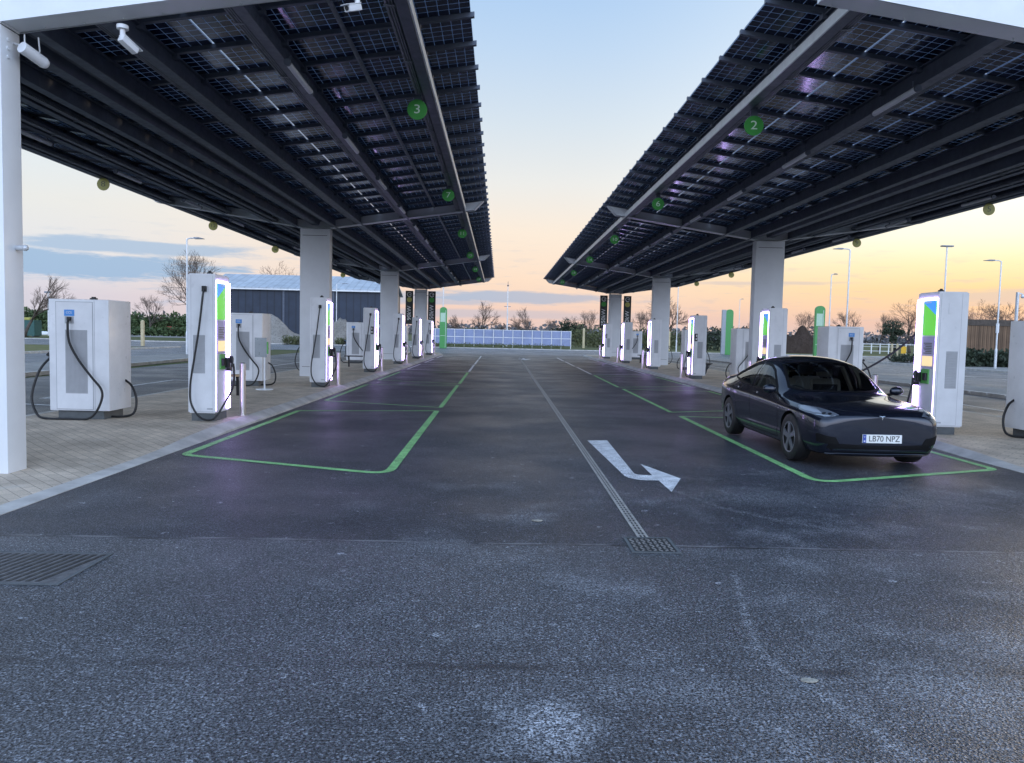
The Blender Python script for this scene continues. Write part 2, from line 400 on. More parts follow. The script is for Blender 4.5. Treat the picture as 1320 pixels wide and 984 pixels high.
rR = ramp([(0,(190,188,196),1),(1.3,(230,194,178),1),(2.4,(250,208,168),1),(3.6,(255,220,164),1),(5.2,(255,240,190),1.02),(7,(255,250,224),1.08),(10,(255,254,244),1.15),(22,(214,230,245),1.05)]+ZEN)
rL = ramp([(0,(205,206,218),1),(2,(214,210,222),1),(4.5,(226,227,232),1),(8,(232,233,230),1),(12,(222,234,242),1),(20,(178,206,235),1)]+ZEN)
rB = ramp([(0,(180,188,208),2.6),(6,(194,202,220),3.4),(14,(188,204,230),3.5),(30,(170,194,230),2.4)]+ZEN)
aabs = t.math('ABSOLUTE', az)
rC = t.mix(1.0, rC, (.77,.77,.77,1), 'MULTIPLY'); rR = t.mix(1.0, rR, (.77,.77,.77,1), 'MULTIPLY'); rL = t.mix(1.0, rL, (.77,.77,.77,1), 'MULTIPLY')
sky = t.mix(t.sstep(az, 4., 34.), rC, rR)
sky = t.mix(t.sstep(az, -5., -34.), sky, rL)
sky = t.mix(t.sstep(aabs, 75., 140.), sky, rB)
# clouds near the horizon
cv = t.new('ShaderNodeCombineXYZ'); t.put(cv.inputs[0], t.math('MULTIPLY', az, .16)); t.put(cv.inputs[1], t.math('MULTIPLY', el, 1.1))
cn = t.noise(cv.outputs[0], 1.25, 6, .65); cn2 = t.noise(cv.outputs[0], 2.3, 3, .6)
def cloud(a0, e0, ra, re, soft, k):
    dx = t.math('DIVIDE', t.math('SUBTRACT', az, a0), ra)
    ee = t.math('SUBTRACT', el, e0); dy = t.math('DIVIDE', ee, re)
    d = t.math('SQRT', t.math('ADD', t.math('MULTIPLY', dx, dx), t.math('MULTIPLY', dy, dy)))
    d = t.math('ADD', d, t.math('MULTIPLY', t.math('SUBTRACT', cn, .5), 2.2))
    return t.sstep(d, 1.-soft, 1.+soft, k, 0.)
cl = cloud(-31, 3.9, 11, .95, .22, .85)
for a in ((-26, 5.2, 8, .5, .3, .7), (1.5, 2.75, 7.5, .42, .3, .85), (-6, 2.5, 6, .45, .3, .6), (-2, 1.5, 14, .30, .5, .45), (36, 3.1, 6, .5, .4, .5), (20, 4.0, 5, .14, .5, .5), (-60, 4, 18, 1.6, .3, .8)):
    cl = t.math('MAXIMUM', cl, cloud(*a))
veil = t.math('MULTIPLY', t.sstep(cn2, .52, .75), t.math('MULTIPLY', t.sstep(el, 9., 3., 0., .35), 1.))
cl = t.math('MAXIMUM', cl, veil)
ccol = t.mix(t.sstep(az, -14., 18.), tuple(.77*v for v in s2l((150,184,218))), tuple(.77*v for v in s2l((196,190,198))))
sky = t.mix(cl, sky, ccol)
nis = t.new('ShaderNodeTexSky'); nis.sky_type = 'NISHITA'; nis.sun_disc = False
nis.sun_elevation = R(3.0); nis.sun_rotation = R(42)
add = t.mix(1.0, sky, t.mix(1.0, nis.outputs[0], (.0025,.0025,.003,1), 'MULTIPLY'), 'ADD')
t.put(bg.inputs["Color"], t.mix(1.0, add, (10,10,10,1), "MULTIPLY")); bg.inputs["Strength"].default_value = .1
w.cycles.sampling_method = 'MANUAL'; w.cycles.sample_map_resolution = 256
sl = bpy.data.lights.new('Sun', 'SUN'); so = bpy.data.objects.new('Sun', sl); COL.objects.link(so)
sl.energy = .30; sl.angle = R(12); sl.color = (1., .80, .58)
sd = Vector((math.sin(R(42))*math.cos(R(5)), math.cos(R(42))*math.cos(R(5)), math.sin(R(5))))
so.rotation_euler = sd.to_track_quat('Z', 'Y').to_euler()
cy = sc.cycles; cy.max_bounces = 6; cy.diffuse_bounces = 2; cy.glossy_bounces = 3; cy.transmission_bounces = 4; cy.transparent_max_bounces = 8; cy.caustics_reflective = False; cy.caustics_refractive = False; cy.use_denoising = True; cy.sample_clamp_indirect = 6
vs = sc.view_settings; vs.view_transform = 'Standard'; vs.look = 'None'; vs.exposure = .42; vs.gamma = 1; vs.use_curve_mapping = False
# ================================================================== SETTING
CL, CR = -6.05, 9.0                       # centre lines of the two canopies
def sheet(name, pts, z, m):
    b = MB(); b.poly([(x, y, z) for x, y in pts]); return struct(b.build(name, m))
sheet('ground', [(-2500,-400),(2500,-400),(2500,3500),(-2500,3500)], -.03, M['field'])
sheet('forecourt_asphalt', [(-14.2,-14),(15.6,-14),(15.6,62),(-14.2,62)], 0, M['asphalt'])
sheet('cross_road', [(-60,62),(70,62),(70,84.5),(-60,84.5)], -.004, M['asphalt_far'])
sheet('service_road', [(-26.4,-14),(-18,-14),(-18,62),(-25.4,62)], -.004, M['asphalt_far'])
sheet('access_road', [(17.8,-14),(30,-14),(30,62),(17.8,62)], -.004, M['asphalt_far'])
sheet('grass_verge', [(-150,14),(-26.6,14),(-25.6,62),(-60,62),(-60,84.5),(-60,120),(-150,120)], -.012, M['verge'])
sheet('gravel_yard', [(-150,120),(-45,120),(-28,88),(-10,88),(-10,135),(-45,190),(-150,190)], -.006, M['gravel'])
sheet('grass_bank', [(14,84.7),(75,84.7),(75,100),(14,100)], -.010, M['verge'])
sheet('gravel_track', [(30.5,-14),(60,-14),(60,62),(30.5,62)], -.010, M['gravel'])

def strip_path(name, stations, m):
    """stations: list of (y, [(x,z)...]) swept along y"""
    b = MB(); prev = None
    for y, prof in stations:
        cur = [b.bm.verts.new((x, y, z)) for x, z in prof]
        if prev:
            for i in range(len(cur)-1): b._f([prev[i], prev[i+1], cur[i+1], cur[i]])
        prev = cur
    return b.build(name, m, smooth=35)
# paved islands with splayed kerbs (a dropped kerb at the near end)
def island(sgn, C, xk, xo, ynear, yfar):
    st, sk = [], []
    for y, off, h in ((ynear,0,.012),(9.3,0,.014),(10.0,.0,.03),(10.9,.0,.08),(12,.0,.11),(20,.0,.11),(35,.0,.11),(50,.0,.11),(yfar-3,0,.11),(yfar-1.2,-.25,.10),(yfar,-1.2,.09)):
        k = xk + (off if sgn > 0 else -off)
        top = k - sgn*.20
        sk.append((y, [(k, -.01), (k, max(.006, h-.075)), (k-sgn*.03, max(.008, h-.06)), (k-sgn*.17, h+.001), (top, h+.002)]))
        st.append((y, [(top, h), (top-sgn*.8, h), (C, h), (xo+sgn*.12, h)]))
    struct(strip_path('paving', st, M['paving']))
    k = struct(strip_path('kerb', sk, M['kerb']))
    so_ = [(y, [(xo+sgn*.12, h+.001), (xo, h+.001), (xo, -.01)]) for (y, _), h in zip(st, [s[1][0][1] for s in st])]
    struct(strip_path('kerb', so_, M['kerb']))
island(1, CL, -4.2, -7.85, -6, 61)
island(-1, CR, 6.75, 10.75, -6, 64)
# kerbed footpath islands beyond the outer bays
def block_kerb(name, x0, x1, y0, y1, z1=.12, step=.9):
    b = MB(); n = int(abs(y1-y0)/step)
    for i in range(n):
        ya = y0+(y1-y0)*i/n; yb = y0+(y1-y0)*(i+.93)/n
        xa = x0+(x1-x0)*i/n
        b.box(xa-.09, xa+.09, min(ya,yb), max(ya,yb), -.02, z1, .012)
    return struct(b.build(name, M['kerb']))
block_kerb('kerb', -14.1, -15.6, 8, 44); block_kerb('kerb', -26.5, -25.5, 18, 62)
block_kerb('kerb', 15.55, 15.55, 5, 60); block_kerb('kerb', 30.2, 30.2, 10, 62)
sheet('footpath', [(-14.2,8),(-15.7,44),(-18.8,44),(-18.0,8)], .10, M['gravel'])
sheet('footpath', [(15.6,5),(17.8,5),(17.8,60),(15.6,60)], .10, M['gravel'])
b = MB(); b.box(-60,70,84.5,84.75,-.02,.1); struct(b.build('kerb', M['kerb']))

# ------------------------------------------------------------------ road markings
def ribbon(b, pts, wd, z=.004):
    P = [Vector((x, y, 0)) for x, y in pts]
    L, Rr = [], []
    for i, p in enumerate(P):
        d1 = (P[i]-P[i-1]).normalized() if i else (P[1]-P[0]).normalized()
        d2 = (P[i+1]-P[i]).normalized() if i < len(P)-1 else d1
        d = (d1+d2).normalized(); n = Vector((-d.y, d.x, 0)) / max(.5, d.dot(d1))
        L.append(p+n*wd/2); Rr.append(p-n*wd/2)
    for i in range(len(P)-1):
        b.poly([(L[i].x,L[i].y,z),(Rr[i].x,Rr[i].y,z),(Rr[i+1].x,Rr[i+1].y,z),(L[i+1].x,L[i+1].y,z)])
def rounded(pts, rad):
    out = []
    n = len(pts)
    for i in range(n):
        p = Vector((*pts[i],0)); a = Vector((*pts[i-1],0)); c = Vector((*pts[(i+1)%n],0))
        r = rad[i]
        if r <= 0: out.append(pts[i]); continue
        p0 = p+(a-p).normalized()*r; p1 = p+(c-p).normalized()*r
        for k in range(6):
            t_ = k/5; q = p0*(1-t_)**2 + p*2*t_*(1-t_) + p1*t_*t_; out.append((q.x, q.y))
    return out
for side in (0, 1):
    for k in range(6):
        o = 8.0*k
        if side == 0:
            pts = [(-1.24, 8.72+o), (-1.26, 15.98+o), (-4.0, 15.45+o), (-4.0, 9.80+o)]
        else:
            d0, d1 = .10*k, .10*(k+1)
            pts = [(3.72+d0*.9, 8.70+o), (3.74+d1*.9, 15.85+o), (6.55, 15.6+o), (6.55, 9.85+o)]
        q = rounded(pts, (.35 if k == 0 else .05, .05, .05, .15)); q.append(q[0]); q.append(q[1])
        b = MB(); ribbon(b, q[:-1], .10 if k else .11)
        struct(b.build('bay_marking', M['line_green'] if k < 3 else M['line_white']))  # farther green lines turn white: bleaching by light put into the colour
def px_poly(name, pts, ox, oy, s, m, z=.004):
    b = MB(); b.poly([(*gnd(ox+x/s, oy+y/s), z) for x, y in pts]); return struct(b.build(name, m))
px_poly('arrow_marking', [(148,154),(410,405),(440,418),(500,431),(560,436),(650,437),(742,518),(806,424),(522,320),(604,400),(540,399),(505,396),(478,388),(287,153)], 730, 540, 5.468, M['line_white'])
xa, ya = gnd(675, 463)
b = MB(); b.poly([(xa+x, ya+y, .004) for x, y in ((-.06,1.6),(.1,1.6),(.1,0),(.45,.3),(.45,-.4),(.05,-2.2),(-.35,-.4),(-.35,.3),(-.06,0))]); struct(b.build('arrow_marking', M['line_white']))
for x0 in (-10.0, 12.6):                                             # outer bays
    b = MB()
    for k in range(6):
        o = 8*k; e = -1 if x0 < 0 else 1
        xi = -8.1 if x0 < 0 else 11.0
        ribbon(b, [(x0, 8.9+o), (x0, 15.8+o)], .10); ribbon(b, [(x0, 15.8+o), (xi, 15.3+o)], .10); ribbon(b, [(x0, 8.9+o), (xi, 9.6+o)], .10)
    struct(b.build('bay_marking', M['line_white']))
b = MB()
for y in range(-10, 60, 4): ribbon(b, [(24, y), (24, y+2)], .12, .0)
struct(b.build('lane_marking', M['line_white']))
b = MB()
for x in range(-30, 40, 3): ribbon(b, [(x, 66.0), (x+2, 66.0)], .15, 0.)
ribbon(b, [(-30, 78), (50, 78)], .12, 0.)
struct(b.build('lane_marking', M['line_white']))

# drain channel and covers set into the tarmac
g0 = Vector((*gnd(829.5, 694), 0)); g1 = Vector((*gnd(669.5, 461), 0)); dv = (g1-g0).normalized(); nv = Vector((-dv.y, dv.x, 0))
b = MB()
P = [g0+nv*-.046, g0+nv*.046, g1+nv*.046, g1+nv*-.046]
b.hexa([(p.x,p.y,.001) for p in P]+[(p.x,p.y,.005) for p in P])
b.mi = 1; n = 560
for i in range(n):
    c = g0+(g1-g0)*((i+.5)/n)
    for s_ in (-1, 1):
        h = dv*.030; P = [c-h+nv*(s_*.015-.008), c-h+nv*(s_*.015+.008), c+h+nv*(s_*.015+.008), c+h+nv*(s_*.015-.008)]
        b.poly([(p.x,p.y,.0062) for p in P])
M['drain_metal'] = mat('drain_metal', (.40,.38,.35), .6, metal=.3, var=.3, vscale=9)
tag(b.build('drain_channel', [M['drain_metal'], M['rubber']]), 'long slotted metal drain channel running up the middle of the lane', 'drain')
def cover(name, label, corners, kind):
    C4 = [Vector((*gnd(*c), 0)) for c in corners]
    x0 = min(c.x for c in C4); x1 = max(c.x for c in C4); y0 = min(c.y for c in C4); y1 = max(c.y for c in C4)
    r = empty(name, ((x0+x1)/2, (y0+y1)/2, 0)); w_, h_ = (x1-x0)/2, (y1-y0)/2
    f = MB()
    for q in ((-w_,w_,-h_,-h_+.025),(-w_,w_,h_-.025,h_),(-w_,-w_+.025,-h_+.025,h_-.025),(w_-.025,w_,-h_+.025,h_-.025)): f.box(*q, .001, .007)
    f.build('frame', M['plinth'], r)
    b = MB(); b.mi = 1 if kind == 'tread' else 0; b.box(-w_+.027, w_-.027, -h_+.027, h_-.027, .001, .0065); b.mi = 0
    if kind == 'tread':
        n1 = int(w_*2/.045); n2 = int(h_*2/.045)
        for i in range(n1):
            for j in range(n2):
                x = -w_+.05+i*.045; y = -h_+.05+j*.045
                if x > w_-.05 or y > h_-.05: continue
                a = .012
                M4 = Matrix.Translation((x, y, .0085)) @ Matrix.Rotation(R(45 if (i+j)%2 else -45), 4, 'Z')
                b.box(-.016, .016, -.005, .005, -.003, .003, 0, M4)
    else:
        n1 = int(w_*2/.06)
        b.mi = 1
        for i in range(n1):
            x = -w_+.05+i*.06
            P = [(x,-h_+.05),(x+.028,-h_+.05),(x+.028+.12,h_-.05),(x+.12,h_-.05)]
            if x+.15 > w_: continue
            b.hexa([(p[0],p[1],.004) for p in P]+[(p[0],p[1],.0085) for p in P])
    b.build('lid', [M['grate'] if kind == 'tread' else M['gully'], M['rubber']], r)
    tag(r, label, 'drain cover')
cover('drain_cover', 'small square patterned metal cover at the near end of the drain channel', ((808,694),(862,694),(877,713),(815,713)), 'tread')
cover('drain_cover', 'large ribbed gully grating in the tarmac near the left paving', ((-30,713),(136,714),(75,755),(-30,752)), 'rib')
for px, py, s_, lab in ((692,672,.036,'pale flat leaf lying on the tarmac left of the drain cover'), (1043,879,.030,'pale flat leaf lying on the cracked tarmac in the right foreground')):
    x, y = gnd(px, py); b = MB(); rr = random.Random(px)
    b.prism([(s_*(1+.35*rr.random())*math.cos(a)*1.1, s_*(.6+.3*rr.random())*math.sin(a)) for a in [2*math.pi*i/9 for i in range(9)]], .004, .010, lambda p, a: (p[0], p[1], a))
    tag(b.build('fallen_leaf', M['leaf_litter'], loc=(x, y, 0)), lab, 'leaf')

# ================================================================== CANOPIES
SL = .15; ANG = math.atan(SL)
def zp(r): return 5.25 + SL*r            # panel plane
def zb(r): return 4.91 + SL*r            # underside of the cross beams
PL, PW = 1.766, 1.0
def panel_mesh():
    me = bpy.data.meshes.new('solar_panel'); a, c, h = PL/2, PW/2, .015
    V = [(-a,-c,-h),(a,-c,-h),(a,c,-h),(-a,c,-h),(-a,-c,h),(a,-c,h),(a,c,h),(-a,c,h)]
    Fc = [(3,2,1,0),(4,5,6,7),(0,1,5,4),(1,2,6,5),(2,3,7,6),(3,0,4,7)]
    me.from_pydata(V, [], Fc); uv = me.uv_layers.new(name='uv')
    for l in me.loops:
        v = V[l.vertex_index]; uv.data[l.index].uv = (.5+v[0]/PL, .5+v[1]/PW)
    me.materials.append(M['solar']); return me
PANEL = panel_mesh()
def canopy(C, inner, y0, name, label):
    root = empty(name, (C, y0+17, 0)); OY = y0+17
    tag(root, label, 'canopy', 'solar canopies over the charging bays')
    yF = y0-.23                                                     # front face of the end frame
    yE = y0+51.6
    def P(x, y, z): return (x, y-OY, z)
    # --- end frame: white clad portal
    b = MB(); b.box(-.8, .8, yF-OY, yF+.33-OY, .0, 4.74, .012)
    pc = b.build('column', M['white_panel'], root, smooth=30)
    b = MB()
    b.cyl((0,0,0), (.015,0,0), .018, n=10); bo = b.build('bolt', M['white_panel'], pc)
    for i in range(3):
        o = bo if i == 0 else bo.copy()
        if i: COL.objects.link(o)
        o.location = (.8 if inner > 0 else -.815, yF+.12-OY, 4.62-.09*i)
    if inner > 0:
        b = MB(); b.box(-.85, .5, yF-.03-OY, yF-OY-.002, .15, 1.12, .005); b.build('timber_panel', M['timber'], pc)
        b = MB(); b.cyl((.8, yF+.2-OY, 2.45), (.88, yF+.2-OY, 2.45), .028, n=12); b.ball((.90, yF+.2-OY, 2.45), .034); b.build('sensor', M['steel_light'], pc, smooth=True)
    zf = lambda r: 4.65+.149*r
    out = [(-5.45, zf(5.45)), (0, zf(.2)), (5.45, zf(5.45)), (5.45, zf(5.45)+.38), (0, zf(0)+.36), (-5.45, zf(5.45)+.38)]
    out = [(-5.45, zf(5.45)), (-.805, zf(.805)), (-.805, 4.75), (.805, 4.75), (.805, zf(.805)), (5.45, zf(5.45)), (5.45, zf(5.45)+.38), (0, zf(0)+.37), (-5.45, zf(5.45)+.38)]
    b = MB(); b.prism(out, yF-.004-OY, yF+.334-OY, lambda p, a: (p[0], a, p[1]), .01)
    bm_ = b.build('cross_beam', M['white_panel'], root, smooth=30)
    b = MB(); b.ball((0,0,0), .014, 8, 5); bo = b.build('bolt', M['steel_light'], bm_)
    for i in range(11):
        r = 1.1+i*.42; o = bo if i == 0 else bo.copy()
        if i: COL.objects.link(o)
        o.location = (inner*r, yF+.28-OY, zf(r))
    # --- inner frames
    for k in (1, 2, 3):
        y = y0+17*k if k < 3 else y0+51.0
        b = MB(); b.box(-.48, .48, y-.2-OY, y+.2-OY, .1, 4.93, .012)
        b.mi = 1; b.box(-.4, .4, y-.203-OY, y-.19-OY, 4.70, 4.715); b.box(-.4, .4, y-.203-OY, y-.19-OY, .42, .432)
        b.build('column', [M['clad_grey'], M['rubber']], root, smooth=30)
        out = [(-5.15, zb(5.15)), (-.4, zb(.4)), (.4, zb(.4)), (5.15, zb(5.15)), (5.42, zp(5.42)-.10), (0, zp(0)-.10), (-5.42, zp(5.42)-.10)]
        b = MB(); b.prism(out, y-.09-OY, y+.09-OY, lambda p, a: (p[0], a, p[1]))
        b.mi = 1
        for s_ in (-1, 1):
            q = [(s_*.35, zb(.35)-.016), (s_*5.18, zb(5.18)-.016), (s_*5.18, zb(5.18)-.001), (s_*.35, zb(.35)-.001)]
            b.prism(q, y-.16-OY, y+.16-OY, lambda p, a: (p[0], a, p[1]))
            q = [(s_*5.17, zb(5.17)), (s_*5.45, zp(5.45)-.12), (s_*5.47, zp(5.47)-.10), (s_*5.19, zb(5.19)-.005)]
            b.prism(q, y-.16-OY, y+.16-OY, lambda p, a: (p[0], a, p[1]))
        b.build('cross_beam', [M['clad_grey'], M['steel_light']], root)
    # --- purlins
    for s_ in (-1, 1):
        for r in (.62, 1.45, 2.95, 4.78):
            z1 = zp(r)-.085; z0 = z1-.27
            b = MB(); x = s_*r
            b.box(x-.022, x+.022, y0+.12-OY, yE-OY, z0+.02, z1-.02)
            b.box(x-.075, x+.075, y0+.12-OY, yE-OY, z0, z0+.02)
            b.box(x-.075, x+.075, y0+.12-OY, yE-OY, z1-.02, z1)
            light = r == 4.78
            if light:                                               # pale edge channel facing the lane
                b.mi = 1; xx = x+s_*.10; b.box(xx-.012, xx+.012, y0+.12-OY, yE-OY, z0-.01, z0+.13)
            b.build('purlin', [M['steel_dark'], M['steel_light']], root)
            if r > 1:
                b = MB(); xt = x - s_*.16
                b.box(xt-.06, xt+.06, y0+.14-OY, yE-OY, z0+.05, z0+.058)
                b.box(xt-.066, xt-.06, y0+.14-OY, yE-OY, z0+.05, z0+.10); b.box(xt+.06, xt+.066, y0+.14-OY, yE-OY, z0+.05, z0+.10)
                for o in (-.035, .005, .04): b.cyl((xt+o, y0+.16-OY, z0+.036), (xt+o, yE-OY, z0+.036), .013, n=6)
                for i in range(26):
                    yy = y0+1.2+i*1.95-OY; b.box(xt-.07, xt+.07, yy-.02, yy+.02, z0+.012, z0+.02)
                b.build('cable_tray', M['steel_galv'], root)
    b = MB(); q = [(-.15, zp(.15)-.08), (-.10, zp(0)-.20), (.10, zp(0)-.20), (.15, zp(.15)-.08), (.145, zp(.15)-.075), (.095, zp(0)-.19), (-.095, zp(0)-.19), (-.145, zp(.15)-.075)]
    b.prism(q, y0+.15-OY, yE-OY, lambda p, a: (p[0], a, p[1])); b.build('gutter', M['steel_dark'], root)
    b = MB()
    for i in range(49):                                              # plates added to break the valley gap into short bright sky slits
        ya = y0+.35+i*1.04+.16-OY; yb = ya+.90
        for s_ in (-1, 1):
            q = [(s_*.12, zp(.15)-.10), (s_*.30, zp(.30)+.02), (s_*.30, zp(.30)+.03), (s_*.12, zp(.15)-.05)]
            b.prism(q, ya, yb if s_ != inner else ya+1.04, lambda p, a: (p[0], a, p[1]))
    o = b.build('closing_plates', M['steel_dark'], root)
    if inner > 0:
        b = MB(); rr = .26+2*PL+.009*1.5; b.cyl((inner*(rr+.045), y0+.2-OY, zp(rr)-.09), (inner*(rr+.045), yE-OY, zp(rr)-.09), .034, n=8); b.build('conduit', M['steel_galv'], root)  # conduit added under the row gap to cover its bright sky line
    # --- rails and panels
    n = 49; pitch = 1.04
    rb = MB(); q = [(.34, zp(.34)-.085), (5.62, zp(5.62)-.085), (5.62, zp(5.62)-.018), (.34, zp(.34)-.018)]
    rb.prism(q, -.035, .035, lambda p, a: (p[0], a, p[1]))
    for o in (1.45, 2.95, 4.78):                                     # clamps onto the purlins
        rb.box(o-.1, o+.1, -.05, .05, zp(o)-.15, zp(o)-.08)
    r0 = rb.build('rail', M['steel_dark'], root); first = True; rows = [(.26+PL/2+i*(PL+.009)) for i in range(3)]
    PB = bmesh.new(); uvl = PB.loops.layers.uv.new('uv')
    for s_ in (inner, -inner):
        for i in range(n+1):
            y = y0+.35+i*pitch-OY
            if i < n+1:
                ob = r0 if first else r0.copy()
                if not first: COL.objects.link(ob)
                first = False
                ob.location = (0, y, 0); ob.rotation_euler.z = 0 if s_ > 0 else math.pi
            if i == n: continue
            for r in rows:
                Mx = Matrix.Translation((s_*r, y+pitch/2, zp(r))) @ Matrix.Rotation(-s_*ANG, 4, 'Y')
                if s_ == inner and i < 33:
                    o = bpy.data.objects.new('solar_panel', PANEL); COL.objects.link(o); o.parent = root; o.matrix_local = Mx
                else:
                    vs_ = [PB.verts.new(Mx @ v.co) for v in PANEL.vertices]
                    for p_ in PANEL.polygons:
                        f = PB.faces.new([vs_[k] for k in p_.vertices])
                        for l, li in zip(f.loops, p_.loop_indices): l[uvl].uv = PANEL.uv_layers[0].data[li].uv
    me = bpy.data.meshes.new('solar_panels'); PB.to_mesh(me); PB.free(); me.materials.append(M['solar'])
    o = bpy.data.objects.new('solar_panels', me); COL.objects.link(o); o.parent = root; o['kind'] = 'stuff'
    # --- tube lights below the middle purlin
    lb = MB(); lb.cyl((0,-.62,0), (0,.62,0), .042, n=12); lb.mi = 1
    for e in (-1, 1): lb.cyl((0,e*.62,0), (0,e*.66,0), .05, n=12); lb.box(-.012,.012,e*.5-.02,e*.5+.02,.03,.14)
    l0 = lb.build('tube_light', [M['tube_lamp'], M['steel_dark']], root, smooth=40); first = True
    for s_ in (inner, -inner):
        for i in range(13):
            r = 2.95+.14; ob = l0 if first else l0.copy()
            if not first: COL.objects.link(ob)
            first = False
            ob.location = (s_*r, y0+2.9+i*3.9-OY, zp(r)-.085-.27-.09)
    return root
canopy(CL, 1, 8.5, 'solar_canopy', 'left solar panel canopy on white columns, above the near empty green bay')
canopy(CR, -1, 8.83, 'solar_canopy', 'right solar panel canopy on white columns, above the parked car')

# ------------------------------------------------------------------ round bay number signs
def number_sign(x, y, z, num, green, label, top):
    root = empty('bay_number_sign', (x, y, z)); tag(root, label, 'number sign', 'green bay number signs' if green else 'yellow bay number signs')
    b = MB(); b.cyl((0,-.01,0), (0,.01,0), .168, n=32); d = b.build('disc', M['sign_green' if green else 'sign_yellow'], root, smooth=40)
    b = MB(); b.box(-.06, .06, -.006, .006, .14, top-z, 0); b.build('bracket', M['steel_dark'], root)
    if num:
        b = MB(); b.text(num, .21 if len(num) == 1 else .17, Matrix.Translation((0,-.013,0)) @ Matrix.Rotation(R(90), 4, 'X'), .002, 1.25)
        b.build('number', M['sign_glyph'] if green else M['glyph_dark'], d)
words = {3:'first',7:'second',11:'third',15:'fourth',19:'fifth',23:'last'}
for k in range(6):
    y = 13.25+8*k
    n = str(3+4*k); number_sign(CL+4.59, y, 5.39, n, True, 'round green sign numbered %s hanging from the left canopy' % n, zp(4.6)-.3)
    n = str(2+4*k); number_sign(CR-4.66, y+.2, 5.33, n, True, 'round green sign numbered %s hanging from the right canopy' % n, zp(4.6)-.3)
    if k:
        n = str(4+4*k); number_sign(CL-4.75, y, 5.45, n, False, 'round yellow sign numbered %s on the far edge of the left canopy' % n, zp(4.6)-.3)
        lab = ('yellow round sign on the right canopy edge, nearest the picture side', 'yellow round sign on the right canopy edge overlapping a lamp head', 'yellow round sign on the right canopy edge, just right of the second column', 'nearer of two yellow round signs left of the second right column', 'farthest yellow round sign on the right canopy edge')[k-1]
        n = str(1+4*k); number_sign(CR+4.75, y+.4, 5.45, n, False, lab, zp(4.6)-.3)

# ------------------------------------------------------------------ cameras on the end frame
def cctv(x, y, z, label, aim):
    root = empty('security_camera', (x, y, z)); root.rotation_euler.z = aim; root.scale = (.8,.8,.8); tag(root, label, 'camera', 'cameras on the canopies')
    b = MB(); b.cyl((0,0,0), (0,0,-.05), .075, n=20); b.cyl((0,0,-.05), (0,0,-.16), .034, n=14); b.ball((0,0,-.17), .045); b.build('mount', M['charger_white'], root, smooth=40)
    Mx = Matrix.Translation((0,.08,-.215)) @ Matrix.Rotation(R(-24), 4, 'X')
    b = MB(); b.box(-.05,.05,-.12,.14,-.045,.04,.012,Mx); b.box(-.058,.058,-.12,.19,.04,.05,.004,Mx); b.build('housing', M['charger_white'], root, smooth=40)
    b = MB(); b.cyl(Mx@Vector((0,.14,0)), Mx@Vector((0,.15,0)), .03, n=14); b.build('lens', M['black_plastic'], root)
x, z = atY(158, 33, 8.45)
cctv(x, 8.45, z+.0, 'white security camera under the left end beam', R(-25))
x, z = atY(461, -6, 8.45)
cctv(x, 8.45, z+.02, 'security camera cut off by the top picture edge above the left canopy', R(150))
x, z = atY(38, 67, 8.5)
root = empty('floodlight', (x, 8.5, z)); root.scale = (.82,.82,.82); tag(root, 'white cylindrical floodlight bracketed in the corner of the left end frame', 'floodlight')
b = MB(); b.cyl((-.03,-.11,.02), (.07,.19,-.07), .075, n=24); b.ball((.07,.19,-.07), .073); b.build('housing', M['charger_white'], root, smooth=40)
b = MB(); b.tube([(-.33,.0,.13),(-.2,-.02,.1),(-.05,-.05,.05)], .012); b.tube([(.06,.1,.22),(.075,.1,.05),(.09,.06,0)], .010); b.tube([(-.06,.0,.22),(-.06,.0,.06)], .010); b.build('bracket', M['steel_light'], root, smooth=True)
